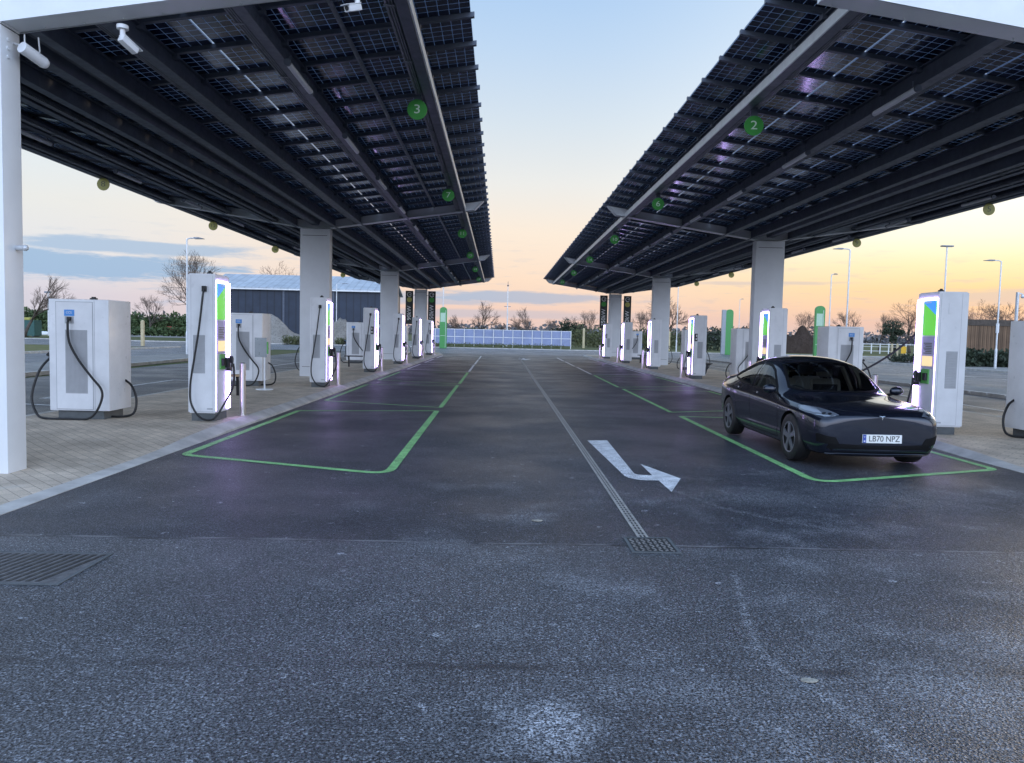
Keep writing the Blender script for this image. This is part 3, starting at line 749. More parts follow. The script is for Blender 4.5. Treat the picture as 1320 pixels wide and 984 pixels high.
# ================================================================== CHARGERS
KZ = .11
def charger(sgn, label_plate, seed=0):
    """post with its lane face towards sgn*X, origin at its lane corner nearest the camera"""
    rng = random.Random(seed)
    root = empty('charger_post')
    X = lambda x: sgn*x
    T = Vector((.0, .62, 0)).normalized(); L = Vector((.0, .62, 0)).length; N = Vector((T.y, -T.x, 0))
    def lane(b, a0, a1, z0, z1, d0, d1, bev=0):
        P = []
        for z in (z0, z1):
            for a, d in ((a0,d0),(a1,d0),(a1,d1),(a0,d1)):
                p = T*a + N*d; P.append((X(p.x), p.y, z))
        b.hexa(P, bev)
    def lp(a, z, d):
        p = T*a + N*d; return Vector((X(p.x), p.y, z))
    b = MB(); BD = -.44 if sgn > 0 else -.50
    b.prism([(X(BD),0),(X(0),0),(X(.0),.62),(X(BD),.62)], .13, 2.39, lambda p, a: (p[0], p[1], a), .016)
    body = b.build('body', M['charger_white'], root, smooth=30)
    b = MB(); b.prism([(X(-.40),.03),(X(-.03),.03),(X(-.03),.59),(X(-.40),.59)], 0, .135, lambda p, a: (p[0], p[1], a)); b.build('plinth', M['plinth'], root)
    for y, e in ((0, -1), (.62, 1)):                                # louvred vents on both sides
        b = MB()
        b.box(min(X(-.36),X(-.17)), max(X(-.36),X(-.17)), y-(.004 if e < 0 else 0), y+(.004 if e > 0 else 0), .78, 1.40)
        for i in range(22):
            z = .795+i*.0275
            b.hexa([(X(-.355),y+e*.003,z),(X(-.175),y+e*.003,z),(X(-.175),y+e*.011,z-.004),(X(-.355),y+e*.011,z-.004),(X(-.355),y+e*.003,z+.014),(X(-.175),y+e*.003,z+.014),(X(-.175),y+e*.011,z+.002),(X(-.355),y+e*.011,z+.002)])
        b.build('vent', M['vent_grey'], body)
    # lane face
    b = MB(); lane(b, .05, .42, 1.66, 2.24, .002, .012); b.mi = 1
    P = [lp(.05,2.24,.013), lp(.42,2.24,.013), lp(.40,2.20,.013), lp(.05,2.00,.013)]; b.poly(P)
    P = [lp(.05,2.241,.013), lp(.42,2.241,.013), lp(.42,2.10,.013), lp(.16,2.241,.013)]
    b.mi = 2
    for i in range(5): lane(b, .20+i*.036, .228+i*.036, 2.205, 2.222, .0135, .015)
    b.build('poster', [M['screen_green'], M['screen_blue'], M['white_glyph']], root)
    b = MB(); lane(b, .05, .42, 1.10, 1.64, .002, .010); b.mi = 1
    for i in range(7): lane(b, .12, .37-.03*(i % 3), 1.52-i*.028, 1.533-i*.028, .0105, .012)
    b.build('instruction_panel', [M['lavender'], M['glyph_dark']], root)
    b = MB(); lane(b, .09, .39, 1.14, 1.31, .011, .02); b.build('screen', M['screen_cream'], root)
    b = MB(); lane(b, .17, .40, .84, 1.09, .002, .022); b.mi = 1; lane(b, .20, .28, .90, 1.02, .0225, .06); b.build('card_reader', [M['pay_green'], M['black_plastic']], root)
    b = MB()
    lane(b, .50, .608, .17, .80, .002, .03, .004); lane(b, .50, .608, .87, 2.27, .002, .03, .004)
    lane(b, .02, .50, 2.262, 2.285, .002, .02); lane(b, .014, .024, .17, 2.262, .002, .008)
    b.build('light_strip', M['strip'], root)
    b = MB(); lane(b, .45, .58, .80, .87, .01, .075, .008); lane(b, .37, .45, .86, 1.03, .02, .09, .012)
    b.build('connector_holder', M['black_plastic'], root, smooth=30)
    b = MB(); p = lp(.41, .96, .09); b.cyl(p, p+Vector((X(.04),-.05,.09)), .035, .03); b.tube(smooth_path([p+Vector((X(.04),-.05,.09)), p+Vector((X(.07),-.08,.05)), p+Vector((X(.06),-.08,-.08))], 5), .02, 8); b.build('connector', M['black_plastic'], root, smooth=True)
    # charging cable from a high socket, looping down round the plinth to the holder
    b = MB(); xs = -.17
    y0, e = (0, -1) if sgn > 0 else (.62, 1)
    b.box(min(X(xs-.035),X(xs+.035)), max(X(xs-.035),X(xs+.035)), min(y0,y0+e*.05), max(y0,y0+e*.05), 2.10, 2.19, .006)
    yy = lambda d: y0+e*d
    q = lp(.42, .80, .16)
    pts = [(X(xs),yy(.045),2.13),(X(xs-.01),yy(.07),2.0),(X(xs-.07),yy(.07),1.5),(X(xs-.15),yy(.07),1.0),(X(xs-.21),yy(.07),.60),(X(xs-.20),yy(.08),.32),(X(xs-.09),yy(.10),.12),(X(xs+.05),yy(.13),.04),(X(xs+.20),yy(.13),.07),(X(xs+.32),yy(.02) if sgn > 0 else .55,.30),(X(xs+.38),.20 if sgn > 0 else .40,.55),q+Vector((0,-.02,0)), lp(.42,.93,.14)]
    b.tube(smooth_path(pts, 8), .017, 8)
    b.build('cable', M['rubber'], root, smooth=True)
    b = MB()
    for xx in (-.395, -.045): b.box(min(X(xx),X(xx+.004)), max(X(xx),X(xx+.004)), -.0015, -.0003, .16, 2.36)
    b.box(min(X(-.39),X(-.045)), max(X(-.39),X(-.045)), -.0015, -.0003, .158, .162)
    b.build('door_gap', M['vent_grey'], body)
    if sgn < 0:
        b = MB(); b.box(.17, .25, -.004, -.0005, 2.02, 2.20, .003); b.build('access_flap', M['charger_white'], body)
    if label_plate:
        b = MB(); yq = -.004
        b.box(min(X(-.16),X(-.05)), max(X(-.16),X(-.05)), yq, -.0005, 1.42, 1.70); b.mi = 1
        b.box(min(X(-.145),X(-.085)), max(X(-.145),X(-.085)), yq-.002, yq-.0005, 1.47, 1.53); b.box(min(X(-.14),X(-.10)), max(X(-.14),X(-.10)), yq-.002, yq-.0005, 1.58, 1.66)
        b.build('notice', [M['black_plastic'], M['white_glyph']], body)
    b = MB(); b.cyl((X(-.2),.3,2.39),(X(-.2),.3,2.43), .05, n=14); b.cyl((X(-.2),.3,2.43),(X(-.2),.3,2.455), .03, .02, n=14); b.build('antenna', M['black_plastic'], root)
    b = MB(); b.box(min(X(-.14),X(-.05)), max(X(-.14),X(-.05)), -.003, -.0005, .19, .215); b.build('rating_plate', M['vent_grey'], body)
    return root
ordn = ['nearest', 'second', 'third', 'fourth', 'fifth', 'farthest']
for sgn, xx, side in ((1, -4.58, 'left'), (-1, 7.29, 'right')):
    pl = charger(sgn, False); pn = charger(sgn, True)
    for k in range(6):
        notice = k in ((2, 5) if sgn > 0 else (2, 5))
        if k == 0: o = pl
        elif k == 2: o = pn
        else: o = copy_tree(pn if notice else pl)
        o.location = (xx, 12.5+8*k+(.15 if sgn < 0 else 0), KZ)
        base = 'white charger post with lit violet edge, %s kerb' % side
        tail = [', nearest of its row', ', second from the camera', ', third, dark notice on side', ', fourth from the camera', ', fifth from the camera', ', farthest of its row'][k]
        if sgn < 0 and k == 0: base, tail = 'tall white charger post with green screen standing beside the dark car', ''
        tag(o, base+tail, 'charger', 'charger posts along the %s kerb' % side)
# cable leading from the right near post to the car
b = MB(); b.tube(smooth_path([(7.45,13.35,2.05),(7.40,13.42,1.85),(7.05,13.6,1.45),(6.6,13.75,1.12),(6.1,13.85,.90),(5.62,13.72,.84)], 8), .018, 8); b.cyl((5.62,13.72,.84),(5.50,13.66,.84),.03,n=10)
tag(b.build('charging_cable', M['rubber'], smooth=True), 'black charging cable running from the right near charger down to the parked car', 'cable')

# ------------------------------------------------------------------ power cabinets
def cabinet(sgn):
    """near face spans x 0..W*sgn away from the lane; origin at its lane side near corner"""
    root = empty('power_cabinet'); W, D = .95, .74
    X = lambda x: -sgn*x                                             # x grows away from the lane
    bx = lambda b, x0, x1, *a, **k: b.box(min(X(x0),X(x1)), max(X(x0),X(x1)), *a, **k)
    b = MB(); bx(b, 0, W, 0, D, .14, 1.93, bev=.012); body = b.build('body', M['charger_white'], root, smooth=30)
    b = MB(); bx(b, .12, W-.1, .06, D-.05, 0, .142); b.build('plinth', M['plinth'], root)
    b = MB(); bx(b, .26, .83, -.006, -.001, .17, 1.88); b.build('door', M['charger_white'], body)
    b = MB()
    for x0, x1, z0, z1 in ((.25,.26,.16,1.89),(.83,.84,.16,1.89),(.26,.83,.16,.168),(.26,.83,1.882,1.89)): bx(b, x0, x1, -.004, -.0005, z0, z1)
    bx(b, .225, .23, -.002, -.0005, .16, 1.92); b.build('door_gap', M['vent_grey'], body)
    b = MB(); bx(b, .34, .69, -.009, -.0065, .42, 1.44)
    for i in range(17): bx(b, .35+i*.02, .36+i*.02, -.014, -.0095, .43, 1.43)
    b.build('vent', M['vent_grey'], body)
    b = MB(); bx(b, .54, .70, -.010, -.0065, 1.66, 1.76); b.mi = 1
    xc = (X(.54)+X(.70))/2
    b.text('CCS', .05, Matrix.Translation((xc-.005, -.0115, 1.712)) @ Matrix.Rotation(R(90), 4, 'X'), .0008)
    b.build('badge', [M['blue_badge'], M['white_glyph']], body)
    b = MB(); bx(b, .55, .69, -.012, -.0065, 1.54, 1.655); b.mi = 1; bx(b, .585, .64, -.05, -.012, 1.585, 1.645); b.build('socket', [M['vent_grey'], M['rubber']], body)
    b = MB(); xs = .61
    pts = [(X(xs),-.045,1.61),(X(xs),-.075,1.52),(X(xs-.02),-.075,1.25),(X(xs-.16),-.075,.97),(X(xs-.36),-.075,.70),(X(xs-.52),-.08,.50),(X(xs-.53),-.09,.33),(X(xs-.44),-.11,.12),(X(xs-.30),-.12,.022),(X(xs),-.12,.02),(X(xs+.35),-.10,.02),(X(xs+.52),-.05,.08),(X(xs+.64),.02,.35),(X(xs+.58),.12,.75),(X(xs+.45),.22,.98),(X(W+.06),.25,1.02)]
    b.tube(smooth_path(pts, 7), .019, 8); b.build('cable', M['rubber'], root, smooth=True)
    b = MB()
    pts = [(X(W+.05),.40,.95),(X(W+.11),.42,.7),(X(W+.10),.45,.4),(X(W+.03),.5,.15),(X(W-.12),.5,.06)]; b.tube(smooth_path(pts, 6), .019, 8)
    b.build('side_cable', M['rubber'], root, smooth=True); b = MB()
    pts = [(X(.02),.55,.62),(X(-.12),.50,.52),(X(-.22),.45,.30),(X(-.20),.40,.08),(X(-.05),.35,.02),(X(.16),.3,.02)]; b.tube(smooth_path(pts, 6), .019, 8)
    b.build('side_cable', M['rubber'], root, smooth=True)
    b = MB(); bx(b, W, W+.05, .16, .50, .82, .92, bev=.01); b.mi = 1
    for yy in (.24, .42): b.tube([(X(W+.05),yy,.90),(X(W+.10),yy,1.0),(X(W+.16),yy-.02,1.04)], .032, 8); b.mi = 0
    b.build('connector_holder', [M['blue_plug'], M['black_plastic']], root, smooth=40)
    b = MB(); b.cyl((X(.42),.36,1.93),(X(.42),.36,1.965), .06, n=14); b.cyl((X(.42),.36,1.965),(X(.42),.36,1.985), .035, n=14); b.build('antenna', M['black_plastic'], root)
    return root
cl_ = ['broad white power cabinet beside the nearest left charger, cable looped across its front', 'broad white power cabinet behind the nearest left charger, by the sign stand', 'white power cabinet mostly hidden behind the second left charger', 'white power cabinet behind the third left charger, beside a picnic bench', 'far white power cabinet on the left island, behind the second column', 'farthest white power cabinet on the left island']
cr_ = ['white power cabinet cut off by the right picture edge', 'white power cabinet seen above the windscreen of the dark car', 'white power cabinet just left of the near right column, above the rear of the car', 'white power cabinet partly hidden by the third right charger', 'white power cabinet behind the second right column', 'white power cabinet between the two far right chargers with a bench before it']
for sgn, xx, labs, side in ((1, -6.25, cl_, 'left'), (-1, 8.90, cr_, 'right')):
    p0 = cabinet(sgn)
    for k in range(6):
        o = p0 if k == 0 else copy_tree(p0)
        o.location = (xx, 12.42+8*k+(0 if sgn > 0 else (-.35 if k == 0 else .15)), KZ)
        if sgn < 0 and k == 0: o.location.x = 8.62
        tag(o, labs[k], 'cabinet', 'power cabinets on the %s island' % side)

# ------------------------------------------------------------------ bollards
def bollard():
    root = empty('bollard')
    b = MB(); b.cyl((0,0,0),(0,0,.90), .052, n=24); b.cyl((0,0,.90),(0,0,.915), .052, .045, n=24); b.build('post', M['stainless'], root, smooth=40)
    b = MB(); b.cyl((0,0,.915),(0,0,.925), .046, .03, n=24); b.build('cap', M['black_plastic'], root)
    b = MB(); b.cyl((0,0,0),(0,0,.012), .085, n=24); b.build('base_ring', M['stainless'], root)
    return root
b0 = bollard(); used = False
for sgn, xx, side in ((1, -4.46, 'left'), (-1, 7.06, 'right')):
    for k in range(6):
        o = copy_tree(b0) if used else b0; used = True
        o.location = (xx, 13.45+8*k, KZ)
        if sgn < 0 and k == 0: o.location = (7.0, 14.1, KZ)
        tag(o, 'short stainless bollard on the kerb by the %s charger of the %s row' % (ordn[k], side), 'bollard', 'stainless bollards by the chargers')

# ------------------------------------------------------------------ picnic benches, sign stand, banners
def bench(x, y, rz, label, top='timber'):
    root = empty('picnic_bench', (x, y, KZ), rz); tag(root, label, 'bench', 'benches on the islands')
    b = MB()
    for i in range(3): b.box(-.55+0, .55, -.17+i*.117, -.065+i*.117, .44, .48, .005)
    b.build('seat', M[top], root)
    for s_ in (-1, 1):
        b = MB(); q = [(-.17,.44),(.17,.44),(.10,.40),(.05,.40),(.15,0),(.06,0),(-.04,.38),(-.12,.40)]
        b.prism(q, s_*.38-.03, s_*.38+.03, lambda p, a: (a, p[0], p[1])); b.build('leg', M['black_plastic'], root)
bench(-6.25, 17.3, R(15), 'timber seat bench with dark slanted legs behind the nearest left charger')
bench(-5.95, 32.6, R(5), 'dark bench in front of the far left cabinet, beside the third charger', 'black_plastic')
bench(8.85, 45.5, 0, 'dark bench in front of the white cabinet between far right chargers', 'black_plastic')
bench(8.95, 33.0, R(90), 'dark bench to the right of the third right charger', 'black_plastic')
root = empty('sign_stand', (-5.85, 19.3, KZ)); tag(root, 'slim white sign stand on a round foot before the second left cabinet', 'sign stand')
b = MB(); b.cyl((0,0,0),(0,0,.02), .21, n=28); b.build('foot', M['white_panel'], root)
b = MB(); b.cyl((0,0,.02),(0,0,1.3), .022, n=12); b.build('pole', M['white_panel'], root)
b = MB(); b.box(-.24,.06,-.03,-.022,.82,1.30,.004); b.build('panel', M['totem_grey'], root)
b = MB(); b.box(.06,.10,-.034,-.018,.90,1.20,.004); b.build('marker', M['pay_green'], root)
def banner(x, y, green, text, label, size):
    root = empty('hanging_banner', (x, y, 2.25)); tag(root, label, 'banner', 'banners on the far columns')
    b = MB(); b.box(-.29, .29, -.03, .03, 0, 2.55, .012); p = b.build('board', M['banner'], root, smooth=30)
    b = MB(); b.cyl((0,-.036,1.88),(0,-.030,1.88), .19, n=28); b.build('dot', M['sign_green' if green else 'sign_yellow'], p)
    b = MB()
    M4 = Matrix.Translation((0,-.034,2.27)) @ Matrix.Rotation(R(90), 4, 'X')
    for i in range(20):
        a0, a1 = 2*math.pi*(i+.5)/22, 2*math.pi*(i+1.5)/22
        q = [(rr*math.cos(a), rr*math.sin(a)) for rr, a in ((.13,a0),(.18,a0),(.18,a1),(.13,a1))]
        b.prism(q, -.003, .003, lambda p_, a: M4 @ Vector((p_[0], p_[1], a)))
    b.prism([(0,-.02),(.15,-.02),(.15,.03),(0,.03)], -.003, .003, lambda p_, a: M4 @ Vector((p_[0], p_[1], a)))
    b.build('emblem', M['white_glyph'], p)
    b = MB(); b.text(text, size, Matrix.Translation((0,-.036,.85)) @ Matrix.Rotation(R(90), 4, 'X') @ Matrix.Rotation(R(90), 4, 'Z'), .002, 1.0); b.build('lettering', M['white_glyph'], p)
    d = 1 if x < (CL if x < 0 else CR) else -1
    b = MB()
    for z in (.25, 2.2): b.box(min(d*.28, d*.42), max(d*.28, d*.42), -.015, .015, z, z+.04)
    b.build('bracket', M['steel_dark'], root)
banner(CL-.86, 59.2, False, '90kW', 'black banner with yellow dot left of the far left column', .44)
banner(CL+.86, 59.2, True, '350kW', 'black banner with green dot right of the far left column', .44)
banner(CR-.92, 59.5, True, '350kW', 'black banner with green dot left of the far right column', .44)
banner(CR+.92, 59.5, False, '90kW', 'black banner with yellow dot right of the far right column', .44)
def totem(x, y, h, label, grey):
    root = empty('totem_sign', (x, y, 0)); tag(root, label, 'totem', 'green wayfinding totems')
    w_ = .38
    q = [(-w_,.0),(w_,.0)]+[(w_*math.cos(a)*1., h-w_*.8+w_*.8*math.sin(a)) for a in [math.pi*i/12 for i in range(13)]]
    b = MB(); b.prism(q, -.14, .14, lambda p, a: (p[0], a, p[1]), .02); pb = b.build('blade', M['totem_green'], root, smooth=30)
    b = MB()
    if grey: b.box(-w_-.42, -w_+.02, -.12, .12, .02, h-.05, .02); b.build('side_panel', M['totem_grey'], root)
    else:
        b.box(-w_*.8, w_*.5, -.146, -.142, h*.64, h*.86); b.box(-w_*.8, w_*.5, -.146, -.142, h*.30, h*.31); b.build('panel', M['totem_pale'], pb)
        b = MB(); b.box(w_*.6, w_*.68, -.147, -.142, .1, h-.35); b.build('edge_line', M['white_glyph'], pb)
x, y = gnd(571, 449); totem(x, y, 4.4, 'slim green totem beyond the far end of the left island', False)
x, y = gnd(936, 457.5); totem(x+.2, y, 4.75, 'tall two sided grey and green totem on the grass beyond the right island', True)
totem(25.6, 61, 4.45, 'round topped green totem seen above the roof of the car', False)

# ------------------------------------------------------------------ lamp posts and masts
def lamp(px, pytop, Y, arm, label, T=False, head='flat'):
    x, z = atY(px, pytop, Y); root = empty('street_lamp', (x, Y, 0)); tag(root, label, 'lamp post', 'lamp posts around the site')
    b = MB(); b.cyl((0,0,0),(0,0,1.3), .085, n=12); b.cyl((0,0,1.3),(0,0,1.42), .085, .055, n=12); b.cyl((0,0,1.42),(0,0,z), .055, .045, n=12); b.build('pole', M['steel_light'], root, smooth=40)
    if T:
        b = MB(); b.box(-.38,.38,-.14,.14,z-.02,z+.07,.02); b.build('lamp_head', M['steel_galv'], root)
    else:
        a = arm; s_ = 1 if a > 0 else -1
        b = MB(); b.tube(smooth_path([(0,0,z-.15),(s_*.04,0,z-.02),(s_*.16,0,z+.03),(a*.5,0,z+.05)], 6), .035, 8); b.build('arm', M['steel_light'], root, smooth=True)
        b = MB(); b.prism([(a*.45,z+.0),(a*.45,z+.09),(a*.75,z+.09),(a,z+.035),(a,z+.01)], -.14, .14, lambda p, q: (p[0], q, p[1])); b.build('lamp_head', M['steel_galv'], root)
lamp(241, 308, 44, .95, 'lamp post in front of the bare tree on the left')
lamp(434, 366, 99, 1.6, 'distant lamp post in front of the dark barn')
lamp(1096, 322, 52, -1.15, 'tall lamp post rising behind the cabinet above the car')
lamp(1072, 354, 71, .55, 'slimmer lamp post left of the tall one behind the car')
lamp(1221, 318, 50, 0, 'lamp post with flat square head above the right near charger', True)
lamp(1291, 337, 53, -1.2, 'lamp post in front of the wooden board fence')
lamp(954, 386, 118, .55, 'small distant lamp post beside the two sided totem')
lamp(875, 356, 88, -1.0, 'lamp post right of the second right column')
lamp(572, 352, 84, -1.0, 'thin lamp pole behind the far left green totem')
x, z = atY(655, 365, 104); root = empty('radio_mast', (x, 104, 0)); tag(root, 'thin mast with a crossbar behind the centre of the solar screen', 'mast')
b = MB(); b.cyl((0,0,0),(0,0,z-.3), .11, .05, n=10); b.cyl((0,0,0),(0,0,2.2), .17, .13, n=10); b.build('pole', M['steel_light'], root, smooth=True)
b = MB(); b.box(-.45,.45,-.04,.04,z-3.2,z-3.12); b.build('crossbar', M['steel_galv'], root)
b = MB(); b.cyl((0,0,z-.35),(0,0,z+.2), .03, n=8); b.ball((0,0,z-.35), .12); b.build('camera_head', M['steel_dark'], root)
x, z = atY(1312, 377, 30); root = empty('camera_pole', (x, 30, 0)); tag(root, 'grey camera pole in front of the board fence at the right edge', 'camera pole')
b = MB(); b.cyl((0,0,0),(0,0,z), .06, n=14); b.build('pole', M['steel_light'], root, smooth=40)
b = MB(); b.tube([(0,0,z-.08),(.12,0,z-.05),(.2,0,z-.08)], .025); b.ball((.21,0,z-.16), .075); b.build('dome_camera', M['charger_white'], root, smooth=True)
x, z = atY(62, 378, 112); root = empty('floodlight_mast', (x, 112, 0)); tag(root, 'distant floodlight mast left of the near cabinet', 'mast')
b = MB(); b.cyl((0,0,0),(0,0,z), .12, .08, n=8); b.build('pole', M['steel_light'], root); b = MB(); b.box(-.45,.45,-.2,.2,z,z+.25); b.build('lamp_head', M['steel_galv'], root)

# ================================================================== BACKGROUND
# solar screen beyond the cross road
root = empty('solar_array', (1, 94, 0)); tag(root, 'long low row of blue tinted solar panels beyond the cross road', 'solar array')
pa = Vector((*gnd(536, 447.5), 0)); pb = Vector((*gnd(735, 447.5), 0)); pa.y = 94; pb.y = 94
xa_, _ = atY(536, 446, 94); xb_, _ = atY(736, 446, 94); zt0 = 2.05
nc = 16; M['pv_blue'] = mat('pv_blue', (.19,.23,.38), .3, var=.12, vscale=.6); 
for j in range(2):
    b = MB()
    for i in range(nc):
        x0 = xa_+(xb_-xa_)*i/nc-1; x1 = xa_+(xb_-xa_)*(i+.95)/nc-1
        z0, z1 = (.35+j*.90, 1.22+j*.90)
        b.hexa([(x0,j*.12,z0),(x1,j*.12,z0),(x1,j*.12+.04,z0),(x0,j*.12+.04,z0),(x0,j*.12+.11,z1),(x1,j*.12+.11,z1),(x1,j*.12+.15,z1),(x0,j*.12+.15,z1)])
    b.build('panel_row', M['pv_blue'], root)
b = MB()
for i in range(nc+1):
    x0 = xa_+(xb_-xa_)*(i-.025)/nc-1; b.box(x0-.04,x0+.04,.0+.01,.22,0,2.2)
b.box(xa_-1,xb_-1,.1,.2,1.2,1.27); b.box(xa_-1,xb_-1,.24,.3,2.1,2.18); b.build('frame', M['white_glyph'], root)
# barn
root = empty('barn', (-28.4, 108, 0)); tag(root, 'long dark blue clad barn with a pale corrugated roof', 'barn')
xl, zl = atY(268, 372, 108); xr, zr = atY(497, 378, 108)
x0, x1 = xl+28.4, xr+28.4; ze = 7.3; xt_, zt_ = atY(380, 357, 116)
b = MB(); b.box(x0, x1, 0, 16, 0, ze); b.build('wall', M['barn_wall'], root)
b = MB(); b.hexa([(x0-.4,-.5,ze-.1),(x1+.4,-.5,ze-.1),(x1+.4,8,zt_),(x0-.4,8,zt_),(x0-.4,-.5,ze+.12),(x1+.4,-.5,ze+.12),(x1+.4,8,zt_+.22),(x0-.4,8,zt_+.22)])
b.hexa([(x0-.4,8,zt_),(x1+.4,8,zt_),(x1+.4,16.5,ze-.1),(x0-.4,16.5,ze-.1),(x0-.4,8,zt_+.22),(x1+.4,8,zt_+.22),(x1+.4,16.5,ze+.12),(x0-.4,16.5,ze+.12)]); b.build('roof', M['barn_roof'], root)
b = MB(); b.box(x0-.3,x1+.3,-.62,-.5,ze-.22,ze-.05); b.build('gutter', M['steel_light'], root)
b = MB(); b.box(x0+(x1-x0)*.42,x0+(x1-x0)*.42+.25,-.05,0,0,ze-.2); b.box(x0+(x1-x0)*.70,x0+(x1-x0)*.70+.25,-.05,0,0,ze-.2); b.build('downpipe', M['steel_dark'], root)
def mound(px0, px1, pytop, pybase, Y, m, name, label, seed):
    xa1, _ = atY(px0, pybase, Y); xb1, _ = atY(px1, pybase, Y); _, zt = atY((px0+px1)/2, pytop, Y)
    rng = random.Random(seed); b = MB(); nx, ny = 28, 14; g = []
    from mathutils import noise as mn
    for j in range(ny+1):
        row = []
        for i in range(nx+1):
            u, v = i/nx*2-1, j/ny*2-1
            h = max(0, 1-math.sqrt(u*u*.9+v*v))
            h = h**.8*(1+.5*mn.noise(Vector((u*2.2+seed, v*2, 0))))+.10*mn.noise(Vector((u*8, v*8, seed)))*min(1, h*4)
            row.append(b.bm.verts.new(((xa1+xb1)/2+u*(xb1-xa1)/2, Y+v*(xb1-xa1)*.28, max(-.05, h*zt*1.05-.02))))
        g.append(row)
    for j in range(ny):
        for i in range(nx): b._f([g[j][i], g[j][i+1], g[j+1][i+1], g[j+1][i]])
    tag(b.build(name, m, smooth='all'), label, 'mound')
mound(290, 398, 410, 441, 92, M['rubble'], 'rubble_mound', 'larger grey rubble heap in front of the barn', 3)
mound(415, 462, 411, 441, 88, M['rubble'], 'rubble_mound', 'smaller grey rubble heap at the right end of the barn', 8)
mound(1000, 1062, 424, 447, 100, M['soil'], 'soil_mound', 'dark brown soil heap left of the round topped totem', 5)
# hedges and shrubs
def hedge(name, x0, x1, y, h, d, m, label, seed, n=2600, size=.16, kind=None):
    rng = random.Random(seed); b = MB(); L = abs(x1-x0); k = max(3, int(L/(h*.7)))
    for i in range(k):
        c = (x0+(x1-x0)*(i+.5)/k, y+rng.uniform(-.3,.3)*d, h*.42)
        b.leaves(c, (L/k*.85, d*.6, h*(.50+.16*rng.random())), n//k, size, rng, .3)
    o = b.build(name, m, normals=False)
    if kind: o['kind'] = kind; o['label'] = label
    else: tag(o, label, 'hedge')
    return o
hedge('hedge', 34.2, 47, 57, 1.35, 1.6, M['leaf_dark'], 'dark hedge in front of the wooden board fence', 1, 5200, .17)
hedge('hedge', atY(20,430,150)[0], atY(82,430,150)[0], 150, 4.6, 3, M['leaf_green'], 'green bushes behind the floodlight mast at far left', 2, 3600, .35)
hedge('hedge', atY(160,430,150)[0], atY(250,430,150)[0], 152, 4.4, 3, M['leaf_green'], 'green bushes left of the bare tree', 3, 4200, .35)
hedge('hedge', atY(-60,430,128)[0], atY(300,430,128)[0], 135, 1.7, 2, M['leaf_green'], 'long low green bank hedge across the far left field', 4, 6000, .30)
hedge('hedge', atY(336,445,76)[0], atY(400,445,76)[0], 84, 1.05, .7, M['leaf_olive'], 'low olive planting before the larger rubble heap', 5, 2200, .10)
hedge('hedge', atY(415,445,78)[0], atY(470,445,78)[0], 85, .9, .7, M['leaf_olive'], 'low olive planting before the smaller rubble heap', 6, 1600, .10)
hedge('hedge', atY(545,446,90)[0], atY(728,446,90)[0], 91, .62, .5, M['leaf_olive'], 'patchy low planting in front of the solar screen', 7, 2600, .07)
hedge('hedge', atY(738,446,112)[0], atY(882,446,112)[0], 114, 3.2, 3, M['leaf_olive'], 'scrubby hedge right of the solar screen', 8, 5200, .17)
hedge('hedge', atY(884,446,108)[0], atY(1000,446,108)[0], 108, 3.6, 2.5, M['leaf_dark'], 'dark hedge behind the two sided totem', 9, 5200, .18)
hedge('hedge', atY(540,440,150)[0], atY(760,440,150)[0], 156, 2.7, 3, M['leaf_dark'], 'long dark hedgerow behind the solar screen', 10, 6500, .3)
hedge('hedge', atY(1105,455,70)[0], atY(1185,455,70)[0], 64, .8, .8, M['leaf_dark'], 'low dark planting along the right road', 12, 2400, .09)
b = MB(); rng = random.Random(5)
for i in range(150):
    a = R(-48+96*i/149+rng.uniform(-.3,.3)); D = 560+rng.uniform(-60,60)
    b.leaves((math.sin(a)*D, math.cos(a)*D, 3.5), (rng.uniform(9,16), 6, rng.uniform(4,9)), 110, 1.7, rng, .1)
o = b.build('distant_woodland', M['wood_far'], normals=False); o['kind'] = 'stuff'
# board fence, rail fence, posts
root = empty('board_fence', (36.3, 60.5, 0)); tag(root, 'tall brown close boarded fence at the right edge', 'fence')
b = MB()
for i in range(150):
    h = 3.6+.03*math.sin(i*7.3); b.box(i*.16, i*.16+.152, 0+.012*(i%2), .025+.012*(i%2), .12, h)
b.build('boards', M['board_fence'], root); b = MB(); b.box(0,24,-.05,-.0005,.0,.2); b.box(0,24,-.05,-.0005,3.15,3.6+.04); b.build('gravel_board', M['bark'], root)
b = MB(); b.box(3.2,3.45,-.1,-.06,2.6,3.35); b.build('notice', M['steel_light'], root)
root = empty('rail_fence', (atY(1112,450,112)[0], 112, 0)); tag(root, 'white post and rail fence in the field beyond the right road', 'fence')
b = MB()
Lf = atY(1190,450,112)[0]-root.location.x
b.box(0,Lf,-.03,.03,1.35,1.45); b.box(0,Lf*.55,-.03,.03,.35,.42); b.box(0,Lf*.55,-.03,.03,1.0,1.05); b.build('rail', M['white_glyph'], root)
for i in range(8):
    b = MB(); b.box(Lf*i/7-.06,Lf*i/7+.06,-.06,.06,0,1.5); b.build('post', M['white_glyph'], root)
root = empty('rail_fence', (atY(985,450,105)[0], 105, 0)); tag(root, 'pale post and rail fence behind the soil heap', 'fence')
b = MB(); b.box(0,11,-.03,.03,1.3,1.4); b.box(0,11,-.03,.03,.6,.68); b.build('rail', M['white_glyph'], root)
for i in range(7):
    b = MB(); b.box(11*i/6-.06,11*i/6+.06,-.06,.06,0,1.55); b.build('post', M['white_glyph'], root)
def marker_post(px, pyt, pyb, lab, w_=.12, m='timber_pale'):
    x, y = gnd(px, pyb); _, z = atY(px, pyt, y); b = MB(); b.box(-w_,w_,-w_,w_,0,z,.02); b.cyl((0,0,z),(0,0,z+.08), w_*1.1, w_*.5, n=8); tag(b.build('marker_post', M[m], loc=(x,y,0)), lab, 'post')
